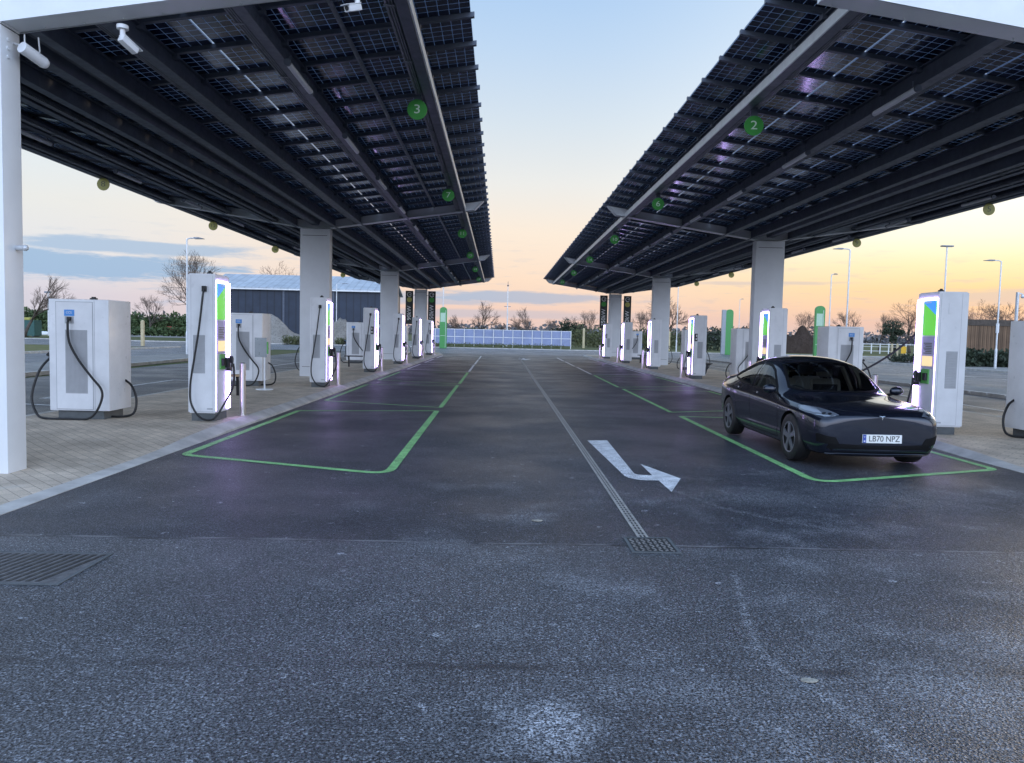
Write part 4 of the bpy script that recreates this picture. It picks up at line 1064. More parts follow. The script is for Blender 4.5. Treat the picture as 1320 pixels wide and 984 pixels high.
marker_post(184, 414, 446, 'pale yellow wooden marker post on the left verge')
marker_post(752, 424, 449, 'pale post in front of the scrub right of the solar screen', .14)
marker_post(862, 428, 452, 'pale post right of the second right column', .13)
marker_post(944, 433, 453, 'pale post just right of the two sided totem', .13)
x, y = gnd(1164, 461); root = empty('yellow_hydrant_marker', (x, y, 0)); tag(root, 'bright yellow utility marker by the right road', 'marker')
b = MB(); b.box(-.07,.07,-.05,.05,0,1.1); b.build('post', M['timber_pale'], root); M['yellow'] = mat('yellow', (.75,.42,.02), .5, var=.05)
b = MB(); b.box(-.3,.3,-.09,-.05,.45,1.25,.02); b.build('plate', M['yellow'], root)
for px in (1149, 1156):
    marker_post(px, 444, 462, 'wooden stake left of the yellow marker, %s of two' % ('outer' if px == 1149 else 'inner'), .09)
# far left odds and ends
M['teal'] = mat('teal', (.03,.10,.09), .6); M['red'] = mat('red_paint', (.42,.03,.035), .45)
x = atY(39, 425, 100)[0]; root = empty('green_skip', (x, 100, 0)); tag(root, 'dark teal storage container at far left below the bushes', 'container')
b = MB(); b.box(-1,1,-.8,.8,.1,2.1,.03); b.build('body', M['teal'], root); b = MB(); b.box(-.5,.3,-.6,.3,2.1,2.45,.08); b.build('load', M['sign_yellow'], root)
b = MB()
for xx in (-.8,.6): b.box(xx,xx+.2,-.7,.7,0,.1)
b.build('skid', M['steel_dark'], root)
x = atY(57, 430, 118)[0]; b = MB(); rng = random.Random(2)
for i in range(7): b.ball((rng.uniform(-.9,.9), rng.uniform(-.3,.3), .2), rng.uniform(.3,.45), 10, 6, (1.3,1,.9))
tag(b.build('tarp_heap', M['white_panel'], loc=(x,118,0), smooth='all'), 'crumpled white tarpaulin heap on the far left gravel', 'tarpaulin')
x = atY(221, 430, 150)[0]; root = empty('red_digger', (x, 150, 0)); tag(root, 'small red machine parked on the gravel left of the bare tree', 'machine')
b = MB(); b.prism([(-1.2,.5),(1.3,.5),(1.3,1.0),(.7,1.1),(.4,1.7),(-.6,1.7),(-.8,1.1),(-1.2,1.1)], -.7, .7, lambda p, a: (p[0], a, p[1]), .05); b.build('body', M['red'], root)
for s_ in (-.8, .9):
    for e in (-.75, .75):
        b = MB(); b.cyl((s_,e-.15,.42),(s_,e+.15,.42), .42, n=18); b.build('wheel', M['rubber'], root)
b = MB(); b.tube([(1.3,0,.8),(2.0,0,1.2),(2.6,0,.4)], .12); b.build('arm', M['red'], root)

# ------------------------------------------------------------------ bare trees
def bare_tree_mesh(seed, H, spread, levels=5, up=.35, twig_n=3):
    rng = random.Random(seed); tb, cb = MB(), MB()
    def grow(p, d, L, r, lv):
        n = 4; pts = [p]; q = p; dd = d
        for i in range(n):
            dd = (dd + Vector((rng.gauss(0,.13), rng.gauss(0,.13), rng.gauss(0,.08)+up*.06))).normalized(); q = q + dd*(L/n); pts.append(q)
        rad = [r*(1-.5*i/n) for i in range(n+1)]
        (tb if lv < 2 else cb).tube(pts, rad, 6 if lv < 2 else 3)
        if lv >= levels: return
        k = 3 if lv == 0 else rng.choice((2,3,3)) if lv < 3 else twig_n
        for i in range(k):
            t_ = .45+.55*(i+rng.random()*.6)/k if lv else .4+.6*(i+.6)/k
            t_ = min(1, t_); idx = min(n-1, int(t_*n)); base = pts[idx].lerp(pts[idx+1], t_*n-idx)
            ax = Vector((rng.gauss(0,1), rng.gauss(0,1), rng.gauss(0,.5))); ax = (ax - dd*ax.dot(dd)).normalized()
            ang = spread*(.6+.6*rng.random())
            nd = (dd*math.cos(ang)+ax*math.sin(ang)+Vector((0,0,up*.25))).normalized()
            grow(base, nd, L*(.62+.2*rng.random()), max(r*.5, .012), lv+1)
        grow(pts[-1], dd, L*.68, r*.5, lv+1)
    grow(Vector((0,0,0)), Vector((rng.gauss(0,.04), rng.gauss(0,.04), 1)), H*.30, H*.022, 0)
    return tb, cb
def tree_proto(seed, H, spread, tw='twig', **k):
    tb, cb = bare_tree_mesh(seed, H, spread, **k)
    root = empty('bare_tree'); tb.build('trunk', M['bark'], root, smooth='all'); cb.build('crown', M[tw], root, normals=False)
    root['H'] = max(v.co.z for c in sc.objects if c.parent == root for v in c.data.vertices); return root
protos = [tree_proto(11, 10, .75, levels=6, twig_n=2), tree_proto(23, 9, .62, levels=5), tree_proto(37, 8, .5, levels=5), tree_proto(41, 10, .8, 'twig_warm', levels=6, twig_n=2)]
usedp = set()
def tree(px, pytop, Y, p, label, rz, group='bare trees around the site', sx=1.):
    o = protos[p] if p not in usedp else copy_tree(protos[p]); usedp.add(p)
    x, z = atY(px, pytop, Y); s_ = z/o['H']; o.location = (x, Y, 0); o.rotation_euler.z = rz; o.scale = (s_*sx, s_*sx, s_)
    tag(o, label, 'tree', group)
tree(247, 318, 90, 0, 'large bare tree beside the left lamp post', .4, sx=.85)
tree(365, 334, 150, 3, 'bare tree crown showing above the barn roof', 1.0)
tree(192, 378, 150, 1, 'small bare tree rising from the green bushes behind the near cabinet', 2.)
tree(30, 350, 95, 2, 'bare tree half hidden behind the left end frame post', 3.)
tree(1176, 384, 128, 3, 'big bare tree with warm twigs left of the near right charger', .3, sx=1.15)
tree(1092, 398, 140, 1, 'bare tree behind the cabinet above the car', 1.2)
tree(1042, 400, 120, 0, 'bare tree between the right column and the round topped totem', 2.2)
tree(1262, 384, 90, 3, 'bare tree top showing above the board fence, left one', 4.)
tree(1302, 388, 92, 1, 'bare tree top showing above the board fence, right one', 1.6, sx=1.3)
tree(862, 378, 118, 2, 'bare tree just right of the second right column', .8, sx=1.2)
for i, (px, py, Y, p, lab) in enumerate(((600,404,150,2,'slim bare tree right of the far left totem'),(616,386,112,2,'thin young tree above the left end of the solar screen'),(672,411,150,1,'bare tree just right of the mast'),(688,393,112,2,'thin young tree above the middle of the solar screen'),(712,410,150,0,'low bare tree above the right end of the solar screen'),(738,406,150,1,'round bare tree left of the far right banner'),(757,398,130,0,'bare tree directly left of the far right banner'),(645,416,160,1,'low bare tree left of the mast'),(825,398,130,1,'bare tree between the two far right columns'),(905,412,125,1,'bare tree above the dark hedge left of the two sided totem'),(972,412,125,0,'bare tree right of the two sided totem'),(1135,402,150,1,'pale bare tree left of the ivy clad tree'),(583,409,150,1,'bare tree directly behind the far left totem'))):
    tree(px, py, Y, p, lab, i*1.7, sx=.9)
# ivy clad tree
x, z = atY(1152, 410, 116); root = empty('ivy_tree', (x, 116, 0)); tag(root, 'dark ivy clad tree beside the big bare tree at right', 'tree')
b = MB(); b.tube([(0,0,0),(.1,0,z*.3),(0,.1,z*.6),(.1,0,z*.9)], [.35,.3,.22,.1], 8); b.build('trunk', M['bark'], root, smooth='all')
b = MB(); rng = random.Random(9)
for c, r_ in (((0,0,z*.78),(1.7,1.5,1.0)),((-.9,0,z*.62),(1.1,1,.6)),((.9,.2,z*.6),(1.2,1,.65)),((.1,0,z*.42),(.6,.6,.9)),((.3,0,z*.2),(.45,.45,.9))): b.leaves(c, r_, 420, .17, rng, .3)
b.build('crown', M['leaf_dark'], root, normals=False)
# evergreen shrubs in the centre tree line
for px, py, Y, w_, lab, m in ((612,421,140,3.2,'green shrub above the left end of the solar screen','leaf_olive'),(724,409,140,2.6,'dark evergreen in the tree line right of the mast','leaf_dark'),(742,414,138,2.2,'evergreen shrub at the right end of the solar screen','leaf_dark'),(580,425,140,3,'olive shrub behind the far left totem','leaf_olive')):
    x, z = atY(px, py, Y); root = empty('evergreen_shrub', (x, Y, 0)); tag(root, lab, 'shrub')
    b = MB(); b.tube([(0,0,0),(.05,0,z*.6)], [.14,.07], 6); b.build('trunk', M['bark'], root)
    b = MB(); rng = random.Random(int(px))
    for i in range(7): b.leaves((rng.uniform(-.55,.55)*w_, rng.uniform(-1,1), z*rng.uniform(.35,.72)), (w_*.45, 1.1, z*.28), 200, .2, rng, .25)
    b.build('crown', M[m], root, normals=False)
# ================================================================== CAR
CS = .955                                                           # car built in metres, fitted to the site scale
M['paint'] = mat('car_paint', (.012,.016,.030), .22, metal=.55, spec=.3, var=0, coat=1.0)
M['glass_dark'] = mat('roof_glass', (.006,.007,.009), .04, spec=.8, var=0, coat=.5)
M['trim_black'] = mat('trim_black', (.006,.006,.007), .55, spec=.12, var=0)
M['interior'] = mat('interior', (.05,.05,.052), .7, var=.1)
M['seat'] = mat('seat', (.22,.21,.20), .6, var=.1)
M['wheel_grey'] = mat('wheel_grey', (.24,.25,.27), .35, metal=.6, var=.05)
M['wheel_dark'] = mat('wheel_dark', (.03,.03,.033), .5, var=.05)
M['chrome'] = mat('chrome', (.7,.7,.72), .12, metal=1, var=0)
M['lamp_inner'] = mat('lamp_inner', (.34,.37,.42), .25, metal=.5, var=0)
M['lamp_dark'] = mat('lamp_dark', (.10,.115,.14), .2, var=0, coat=1)
M['plate_white'] = mat('plate_white', (.80,.80,.77), .4, var=.03)
M['plate_blue'] = mat('plate_blue', (.02,.06,.35), .4, var=0)
M['plate_black'] = mat('plate_black', (.01,.01,.01), .5, var=0)
def glass_mat():
    m = bpy.data.materials.new('window_glass'); m.use_nodes = True; t = NT(m.node_tree); t.n.remove(t.n['Principled BSDF'])
    tr = t.new('ShaderNodeBsdfTransparent'); tr.inputs[0].default_value = (.74,.79,.77,1)
    gl = t.new('ShaderNodeBsdfGlossy'); gl.inputs['Roughness'].default_value = .02; gl.inputs['Color'].default_value = (1,1,1,1)
    fr = t.new('ShaderNodeFresnel'); fr.inputs[0].default_value = 1.5
    mx = t.new('ShaderNodeMixShader'); t.put(mx.inputs[0], fr.outputs[0]); t.l.new(tr.outputs[0], mx.inputs[1]); t.l.new(gl.outputs[0], mx.inputs[2])
    t.l.new(mx.outputs[0], t.n['Material Output'].inputs['Surface']); return m
M['window_glass'] = glass_mat()
# stations: u, underside, sill w, low(w,z), mid(w,z), shoulder(w,z), belt(w,z), 7, 8, 9, 10, top z
ST = [
 (0.000,.27,.50,(.57,.36),(.600,.49),(.58,.615),(.53,.672),(.43,.695),(.32,.706),(.22,.712),(.11,.715),.716),
 (0.045,.21,.65,(.715,.35),(.745,.50),(.730,.635),(.665,.708),(.54,.735),(.40,.748),(.27,.754),(.135,.757),.758),
 (0.130,.18,.73,(.795,.345),(.822,.51),(.810,.660),(.735,.748),(.59,.776),(.44,.789),(.29,.796),(.145,.799),.800),
 (0.300,.17,.78,(.848,.34),(.875,.52),(.862,.695),(.785,.797),(.635,.820),(.475,.832),(.31,.838),(.15,.841),.842),
 (0.550,.17,.80,(.875,.34),(.902,.53),(.890,.720),(.815,.833),(.65,.846),(.49,.859),(.32,.866),(.16,.870),.871),
 (0.850,.17,.82,(.895,.34),(.924,.54),(.913,.740),(.835,.862),(.67,.868),(.50,.883),(.33,.893),(.16,.898),.900),
 (1.150,.16,.82,(.892,.345),(.918,.53),(.908,.740),(.842,.872),(.70,.888),(.52,.908),(.34,.922),(.17,.930),.932),
 (1.420,.16,.82,(.888,.345),(.912,.53),(.905,.745),(.852,.872),(.785,.912),(.68,.965),(.50,1.022),(.26,1.058),1.068),
 (1.720,.16,.82,(.885,.345),(.910,.53),(.905,.752),(.855,.880),(.815,.985),(.705,1.130),(.50,1.205),(.26,1.245),1.255),
 (2.050,.16,.82,(.885,.345),(.910,.53),(.906,.760),(.857,.892),(.805,1.08),(.668,1.298),(.48,1.368),(.25,1.400),1.410),
 (2.450,.16,.82,(.885,.345),(.910,.53),(.907,.772),(.859,.908),(.792,1.13),(.632,1.360),(.46,1.425),(.24,1.458),1.466),
 (2.900,.16,.82,(.886,.345),(.912,.53),(.910,.790),(.859,.928),(.783,1.15),(.622,1.358),(.45,1.422),(.24,1.453),1.460),
 (3.350,.17,.82,(.892,.35),(.922,.54),(.918,.815),(.853,.958),(.768,1.15),(.602,1.308),(.43,1.368),(.23,1.393),1.400),
 (3.720,.18,.82,(.895,.36),(.925,.55),(.920,.838),(.840,.990),(.745,1.11),(.575,1.222),(.41,1.268),(.22,1.288),1.294),
 (4.080,.20,.80,(.880,.37),(.908,.56),(.898,.850),(.808,1.010),(.705,1.058),(.545,1.105),(.39,1.130),(.20,1.145),1.150),
 (4.380,.24,.76,(.840,.38),(.868,.57),(.855,.855),(.760,1.012),(.650,1.040),(.505,1.060),(.36,1.070),(.19,1.076),1.078),
 (4.560,.30,.68,(.770,.40),(.800,.58),(.785,.84),(.690,.985),(.580,1.015),(.450,1.035),(.32,1.045),(.17,1.050),1.052),
 (4.660,.38,.52,(.620,.46),(.650,.60),(.630,.80),(.550,.92),(.460,.955),(.360,.975),(.25,.985),(.13,.99),.992),
]
def car_shell():
    bm = bmesh.new(); rows = []
    for s in ST:
        u, zb_, ws, lo, mi, sh, be, p7, p8, p9, p10, zt = s
        k_ = 1. if 1.1 < u < 3.3 else 0.
        cc = ((lo[0]+mi[0])/2-.022*k_+.006*(1-k_), lo[1]+(mi[1]-lo[1])*.52)
        lo2 = (lo[0]+.006*k_, lo[1]+.02*k_)
        half = [(ws*.5, zb_), (ws, zb_+.03), lo2, cc, mi, sh, be, p7, p8, p9, p10]
        ring = [(0, zb_)] + half + [(0, zt)] + [(-w_, z) for w_, z in reversed(half)]
        rows.append([bm.verts.new((w_, u, z)) for w_, z in ring])
    n = len(rows[0])
    for a, c in zip(rows, rows[1:]):
        for i in range(n): bm.faces.new([a[i], a[(i+1)%n], c[(i+1)%n], c[i]])
    for r_, flip in ((rows[0], False), (rows[-1], True)):
        # cap as strips across the car
        for i in range(0, 12):
            a, b_ = r_[i], r_[i+1]; c, d = r_[(n-i-1) % n], r_[(n-i) % n]
            vs_ = [v for k, v in enumerate((a, b_, c, d)) if v not in (a, b_, c, d)[:k]]
            if len(vs_) >= 3:
                try: bm.faces.new(vs_ if flip else vs_[::-1])
                except ValueError: pass
    bmesh.ops.recalc_face_normals(bm, faces=bm.faces)
    cr = bm.edges.layers.float.new('crease_edge')
    n_ = len(rows[0])
    for row_i, (a, c) in enumerate(zip(rows, rows[1:])):
        for i in range(n_):
            e = bm.edges.get((a[i], c[i]))
            j = i if i <= 12 else 24-i
            if e and j == 6 : e[cr] = .35
            if e and j in (2, 3) : e[cr] = .5
            if e and j == 9 and row_i >= 7: e[cr] = .25
    me = bpy.data.meshes.new('shell'); bm.to_mesh(me); bm.free(); return me
def evaluated(me, mods):
    ob = bpy.data.objects.new('tmp', me); COL.objects.link(ob); extra = []
    for k, kw in mods:
        m = ob.modifiers.new('m', k)
        for a, v in kw.items(): setattr(m, a, v)
    dg = bpy.context.evaluated_depsgraph_get(); out = bpy.data.meshes.new_from_object(ob.evaluated_get(dg))
    bpy.data.objects.remove(ob); return out
shell = evaluated(car_shell(), [('SUBSURF', dict(levels=3))])
sb = bmesh.new(); sb.from_mesh(shell); bvh = BVHTree.FromBMesh(sb)
WH = (.845, 3.72); WR = .335
def project(p2, mode, side=1):
    a, c = p2
    if mode == 'side': o, d = Vector((side*2, a, c)), Vector((-side, 0, 0))
    elif mode == 'top': o, d = Vector((a, c, 3)), Vector((0, 0, -1))
    elif mode == 'diag': o, d = Vector((a, .8*c-.6*3, .6*c+.8*3)), Vector((0, .6, -.8))
    elif mode == 'front': o, d = Vector((a, -2, c)), Vector((0, 1, 0))
    h = bvh.ray_cast(o, d)
    return (h[0], h[1]) if h[0] else (None, None)
def patch(outline, mode, side=1, off=.004, cell=.05):
    """surface patch lying on the shell inside a 2D outline"""
    bm = bmesh.new(); f = bm.faces.new([bm.verts.new((a, c, 0)) for a, c in outline])
    for ax in (0, 1):
        lo = min(p[ax] for p in outline); hi = max(p[ax] for p in outline); k = int((hi-lo)/cell)
        for i in range(1, k+1):
            co_ = [0,0,0]; co_[ax] = lo+(hi-lo)*i/(k+1); no = [0,0,0]; no[ax] = 1
            bmesh.ops.bisect_plane(bm, geom=bm.verts[:]+bm.edges[:]+bm.faces[:], plane_co=co_, plane_no=no)
    dead = []
    for v in bm.verts:
        q, nn = project((v.co.x, v.co.y), mode, side)
        if q is None: dead.append(v)
        else: v.co = q + nn*off
    bmesh.ops.delete(bm, geom=dead, context='VERTS')
    bmesh.ops.recalc_face_normals(bm, faces=bm.faces); return bm
def inside(p, poly):
    x, y = p; c = False
    for i in range(len(poly)):
        (x1, y1), (x2, y2) = poly[i-1], poly[i]
        if (y1 > y) != (y2 > y) and x < (x2-x1)*(y-y1)/(y2-y1)+x1: c = not c
    return c
def inset(poly, d):
    cx = sum(p[0] for p in poly)/len(poly); cy = sum(p[1] for p in poly)/len(poly); out = []
    n = len(poly)
    area = sum(poly[i-1][0]*poly[i][1]-poly[i][0]*poly[i-1][1] for i in range(n)); s_ = 1 if area > 0 else -1
    for i in range(n):
        a, p, c = Vector(poly[i-1]), Vector(poly[i]), Vector(poly[(i+1)%n])
        d1 = (p-a).normalized(); d2 = (c-p).normalized(); n1 = Vector((-d1.y, d1.x)); n2 = Vector((-d2.y, d2.x)); nn = (n1+n2)
        nn = nn/max(.4, nn.length_squared/2)/1. if nn.length > 1e-6 else n1
        q = p+nn*d*s_*.5*min(2, 2/max(nn.length, .5)) if False else p+(n1+n2).normalized()*d*s_
        out.append((q.x, q.y))
    return out
FW = [(1.55,.905),(2.10,.915),(2.58,.935),(2.60,1.318),(2.45,1.326),(2.25,1.306),(2.05,1.245),(1.86,1.13),(1.68,1.01)]
RW = [(2.66,.938),(3.10,.965),(3.55,1.015),(3.76,1.07),(3.70,1.12),(3.50,1.20),(3.24,1.27),(2.95,1.31),(2.67,1.320)]
WS = [(-.70,1.50),(-.58,1.34),(-.40,1.24),(-.20,1.19),(0,1.175),(.20,1.19),(.40,1.24),(.58,1.34),(.70,1.50),(.645,1.78),(.575,2.10),(.40,2.065),(.20,2.045),(0,2.04),(-.20,2.045),(-.40,2.065),(-.575,2.10),(-.645,1.78)]
RG = [(-.52,3.42),(0,3.37),(.52,3.42),(.56,3.75),(.50,4.08),(.30,4.12),(0,4.13),(-.30,4.12),(-.50,4.08),(-.56,3.75)]
wins = [(FW,'side',1),(FW,'side',-1),(RW,'side',1),(RW,'side',-1),(WS,'top',1),(RG,'top',1)]
# body: cut wheel openings and window openings out of the shell
cars = empty('parked_car', (0,0,0)); tag(cars, 'dark blue grey saloon car parked in the right green bay, seen from the front', 'car')
bs = sb.copy(); dead = []
for f in bs.faces:
    c = f.calc_center_median()
    for poly, mode, side in wins:
        if mode == 'side' and c.x*side > .45 and inside((c.y, c.z), inset(poly, .022)): dead.append(f); break
        if mode == 'top' and c.z > .95 and f.normal.z > 0 and inside((c.x, c.y), inset(poly, .022)): dead.append(f); break
bmesh.ops.delete(bs, geom=dead, context='FACES')
bodyme = bpy.data.meshes.new('body'); bs.to_mesh(bodyme); bs.free()
cut = MB()
for u in WH:
    for s_ in (-1, 1): cut.cyl((s_*.60, u, WR), (s_*1.1, u, WR), .372, n=48)
cb_ = cut.build('cut', M['trim_black'])
bodyme = evaluated(bodyme, [('BOOLEAN', dict(object=cb_, operation='DIFFERENCE', solver='EXACT'))])
bpy.data.objects.remove(cb_)
bodyme.materials.clear(); bodyme.materials.append(M['paint']); bodyme.materials.append(M['trim_black'])
for p in bodyme.polygons:
    c = p.center
    wheel = any(math.hypot(c.y-u, c.z-WR) < .3735 and abs(c.x) < .96 and (abs(p.normal.y*(c.y-u)+p.normal.z*(c.z-WR)) > .25 or abs(p.normal.x) > .9) and abs(c.x) < .93 for u in WH) and (math.hypot(c.y-WH[0], c.z-WR) < .3735 or math.hypot(c.y-WH[1], c.z-WR) < .3735)
    p.material_index = 1 if (wheel or c.z < .215 or (p.normal.z < -.8 and c.z < .4)) else 0
    p.use_smooth = True
bodyme.set_sharp_from_angle(angle=R(50))
ob = bpy.data.objects.new('body', bodyme); COL.objects.link(ob); ob.parent = cars
def put(bm, name, m, parent, smooth=True, thick=0):
    me = bpy.data.meshes.new(name)
    if thick: bmesh.ops.solidify(bm, geom=bm.faces[:], thickness=thick)
    bm.to_mesh(me); bm.free(); me.materials.append(m)
    if smooth: me.polygons.foreach_set('use_smooth', [True]*len(me.polygons)); me.set_sharp_from_angle(angle=R(40))
    o = bpy.data.objects.new(name, me); COL.objects.link(o); o.parent = parent; return o
body_ob = ob
def ring_patch(poly, d, mode, side, off, cell=.05):
    """frame between an outline and its inset"""
    q = inset(poly, d); bm = bmesh.new(); n = len(poly)
    sub = 4
    A, B = [], []
    for i in range(n):
        for k in range(sub):
            t_ = k/sub; j = (i+1) % n
            A.append((poly[i][0]*(1-t_)+poly[j][0]*t_, poly[i][1]*(1-t_)+poly[j][1]*t_)); B.append((q[i][0]*(1-t_)+q[j][0]*t_, q[i][1]*(1-t_)+q[j][1]*t_))
    def mk(p):
        h, nn = project(p, mode, side); return bm.verts.new(h+nn*off) if h else None
    VA = [mk(p) for p in A]; VB = [mk(p) for p in B]
    for i in range(len(A)):
        j = (i+1) % len(A); vs_ = [VA[i], VA[j], VB[j], VB[i]]
        if all(vs_): bm.faces.new(vs_)
    bmesh.ops.recalc_face_normals(bm, faces=bm.faces); return bm
for poly, mode, side in wins:
    nm = 'windscreen' if poly is WS else 'rear_window' if poly is RG else 'side_window'
    g = put(patch(poly, mode, side, .003, .06), nm, M['window_glass'], cars)
    put(ring_patch(poly, .045 if poly is WS else .03, mode, side, .0045), 'trim', M['trim_black'], g)
put(patch([(-.50,2.14),(0,2.09),(.50,2.14),(.47,2.6),(.46,3.30),(0,3.33),(-.46,3.30),(-.47,2.6)], 'top', 1, .003, .08), 'roof_glass', M['glass_dark'], cars)
# chrome free DLO surround handled by trim; door gaps, handles
def line_patch(pts, mode, side, wd, off=.0025):
    bm = bmesh.new(); P = []
    for i in range(len(pts)-1):
        for k in range(6): t_ = k/6; P.append((pts[i][0]*(1-t_)+pts[i+1][0]*t_, pts[i][1]*(1-t_)+pts[i+1][1]*t_))
    P.append(pts[-1]); prev = None
    for i, p in enumerate(P):
        a = Vector(P[max(0, i-1)]); c = Vector(P[min(len(P)-1, i+1)]); d = (c-a).normalized(); nn = Vector((-d.y, d.x))*wd/2
        h1, n1 = project((p[0]+nn.x, p[1]+nn.y), mode, side); h2, n2 = project((p[0]-nn.x, p[1]-nn.y), mode, side)
        if not h1 or not h2: prev = None; continue
        cur = (bm.verts.new(h1+n1*off), bm.verts.new(h2+n2*off))
        if prev: bm.faces.new([prev[0], prev[1], cur[1], cur[0]])
        prev = cur
    bmesh.ops.recalc_face_normals(bm, faces=bm.faces); return bm
for s_ in (-1, 1):
    for pts in ([(1.58,.93),(1.36,.80),(1.32,.62),(1.34,.42),(1.42,.27)], [(2.62,.985),(2.60,.7),(2.58,.27)], [(3.62,1.03),(3.52,.86),(3.36,.68),(3.22,.40),(3.16,.27)], [(1.42,.27),(3.16,.27)]):
        put(line_patch(pts, 'side', s_, .007), 'door_gap', M['trim_black'], body_ob)
    for u in (2.34, 3.28): put(patch([(u,.845+(.03 if u > 3 else 0)),(u+.20,.852+(.03 if u > 3 else 0)),(u+.20,.872+(.03 if u > 3 else 0)),(u,.868+(.03 if u > 3 else 0))], 'side', s_, .006, .05), 'door_handle', M['chrome'], body_ob, thick=.004)
    put(patch([(1.26,.70),(1.31,.70),(1.31,.715),(1.26,.715)], 'side', s_, .006, .03), 'indicator_camera', M['chrome'], body_ob)
put(line_patch([(-.83,1.22),(-.78,.80),(-.70,.42),(-.60,.22),(-.45,.125)], 'top', 1, .007), 'bonnet_gap', M['trim_black'], body_ob)
put(line_patch([(.83,1.22),(.78,.80),(.70,.42),(.60,.22),(.45,.125)], 'top', 1, .007), 'bonnet_gap', M['trim_black'], body_ob)
put(line_patch([(-.45,.125),(-.22,.085),(0,.075),(.22,.085),(.45,.125)], 'top', 1, .006), 'bonnet_gap', M['trim_black'], body_ob)
# headlights
for s_ in (-1, 1):
    DG = lambda *q: [(s_*w_, .8*u+.6*z) for w_, u, z in q]
    ol = DG((.55,.075,.70),(.63,.09,.655),(.72,.135,.635),(.80,.24,.66),(.855,.42,.70),(.872,.58,.77),(.845,.68,.825),(.79,.52,.805),(.70,.30,.785),(.62,.16,.755))
    hl = put(patch(ol, 'diag', 1, .004, .025), 'headlight', M['lamp_dark'], cars)
    put(patch(DG((.74,.21,.68),(.80,.30,.69),(.845,.45,.73),(.858,.58,.785),(.835,.63,.81),(.79,.49,.79),(.75,.35,.77)), 'diag', 1, .0065, .02), 'reflector', M['lamp_inner'], hl)
    for c in ((.655,.135,.70),(.715,.18,.70)):
        c2 = DG(c)[0]; put(patch([(c2[0]+.024*math.cos(a), c2[1]+.022*math.sin(a)) for a in [2*math.pi*i/12 for i in range(12)]], 'diag', 1, .0065, .02), 'lens', M['trim_black'], hl)
        put(patch([(c2[0]+.009*math.cos(a), c2[1]+.009*math.sin(a)) for a in [2*math.pi*i/10 for i in range(10)]], 'diag', 1, .008, .02), 'bulb', M['chrome'], hl)
    put(line_patch(DG((.57,.08,.69),(.64,.10,.665),(.72,.15,.65),(.79,.24,.67)), 'diag', 1, .008, .007), 'running_light', M['chrome'], hl)
    tl = put(patch([(4.33,.86),(4.52,.86),(4.56,.93),(4.40,.97),(4.25,.93)], 'side', s_, .004, .05), 'tail_light', mat('tail_red', (.25,.01,.01), .2, var=0, coat=1), cars)
    put(patch([(s_*.55,.36),(s_*.70,.35),(s_*.80,.37),(s_*.815,.47),(s_*.80,.485),(s_*.70,.455),(s_*.60,.44)], 'front', 1, .004, .04), 'air_inlet', M['trim_black'], cars)
put(patch([(-.60,.245),(.60,.245),(.70,.30),(.68,.36),(.40,.352),(.2,.345),(-.2,.345),(-.40,.352),(-.68,.36),(-.70,.30)], 'front', 1, .004, .06), 'lower_grille', M['trim_black'], cars)
put(patch([(-.66,.205),(0,.20),(.66,.205),(.70,.23),(.55,.24),(0,.238),(-.55,.24),(-.70,.23)], 'front', 1, .010, .06), 'front_lip', M['paint'], cars, thick=.008)
# badge, plate
Mf = Matrix.Rotation(R(90), 4, 'X')
b = MB()
def fr(p, d): h, nn = project(p, 'front'); return h+nn*d
hz = .712
b.prism([(-.042,.012),(0,.004),(.042,.012),(.040,.020),(0,.014),(-.040,.020)], 0, .004, lambda p, a: fr((p[0], hz+p[1]), .003+a))
b.prism([(-.010,.004),(.010,.004),(0,-.034)], 0, .004, lambda p, a: fr((p[0], hz+p[1]), .003+a)); b.build('badge', M['chrome'], cars)
yp = -.022; zc = .435
pb_ = MB(); pb_.box(-.26,.26, yp-.004, yp+.02, zc-.0555, zc+.0555, .004); pl = pb_.build('number_plate', M['plate_white'], cars)
b = MB(); b.box(-.258,-.215, yp-.0055, yp-.0035, zc-.053, zc+.053); b.mi = 1
b.box(-.247,-.226, yp-.0065, yp-.0055, zc-.040, zc-.022); b.text('*', .05, Matrix.Translation((-.2365, yp-.0065, zc+.015)) @ Mf, .0004); b.build('country_band', [M['plate_blue'], M['white_glyph']], pl)
b = MB(); b.text('LB70 NPZ', .108, Matrix.Translation((.024, yp-.0055, zc)) @ Mf, .0008, .90); b.build('lettering', M['plate_black'], pl)
# mirrors
for s_ in (-1, 1):
    b = MB(); b.ball((s_*.965, 1.52, .972), .09, 20, 14, (1.15, .74, .76)); mo = b.build('mirror', M['paint'], cars, smooth='all')
    b = MB(); b.hexa([(s_*.83,1.49,.890),(s_*.93,1.50,.920),(s_*.93,1.56,.920),(s_*.83,1.58,.890),(s_*.83,1.49,.920),(s_*.93,1.50,.950),(s_*.93,1.56,.950),(s_*.83,1.58,.920)]); b.build('mirror_arm', M['trim_black'], mo)
    b = MB(); b.cyl((s_*.965,1.574,.972),(s_*.965,1.588,.972), .062, n=20); b.build('mirror_glass', M['chrome'], mo)
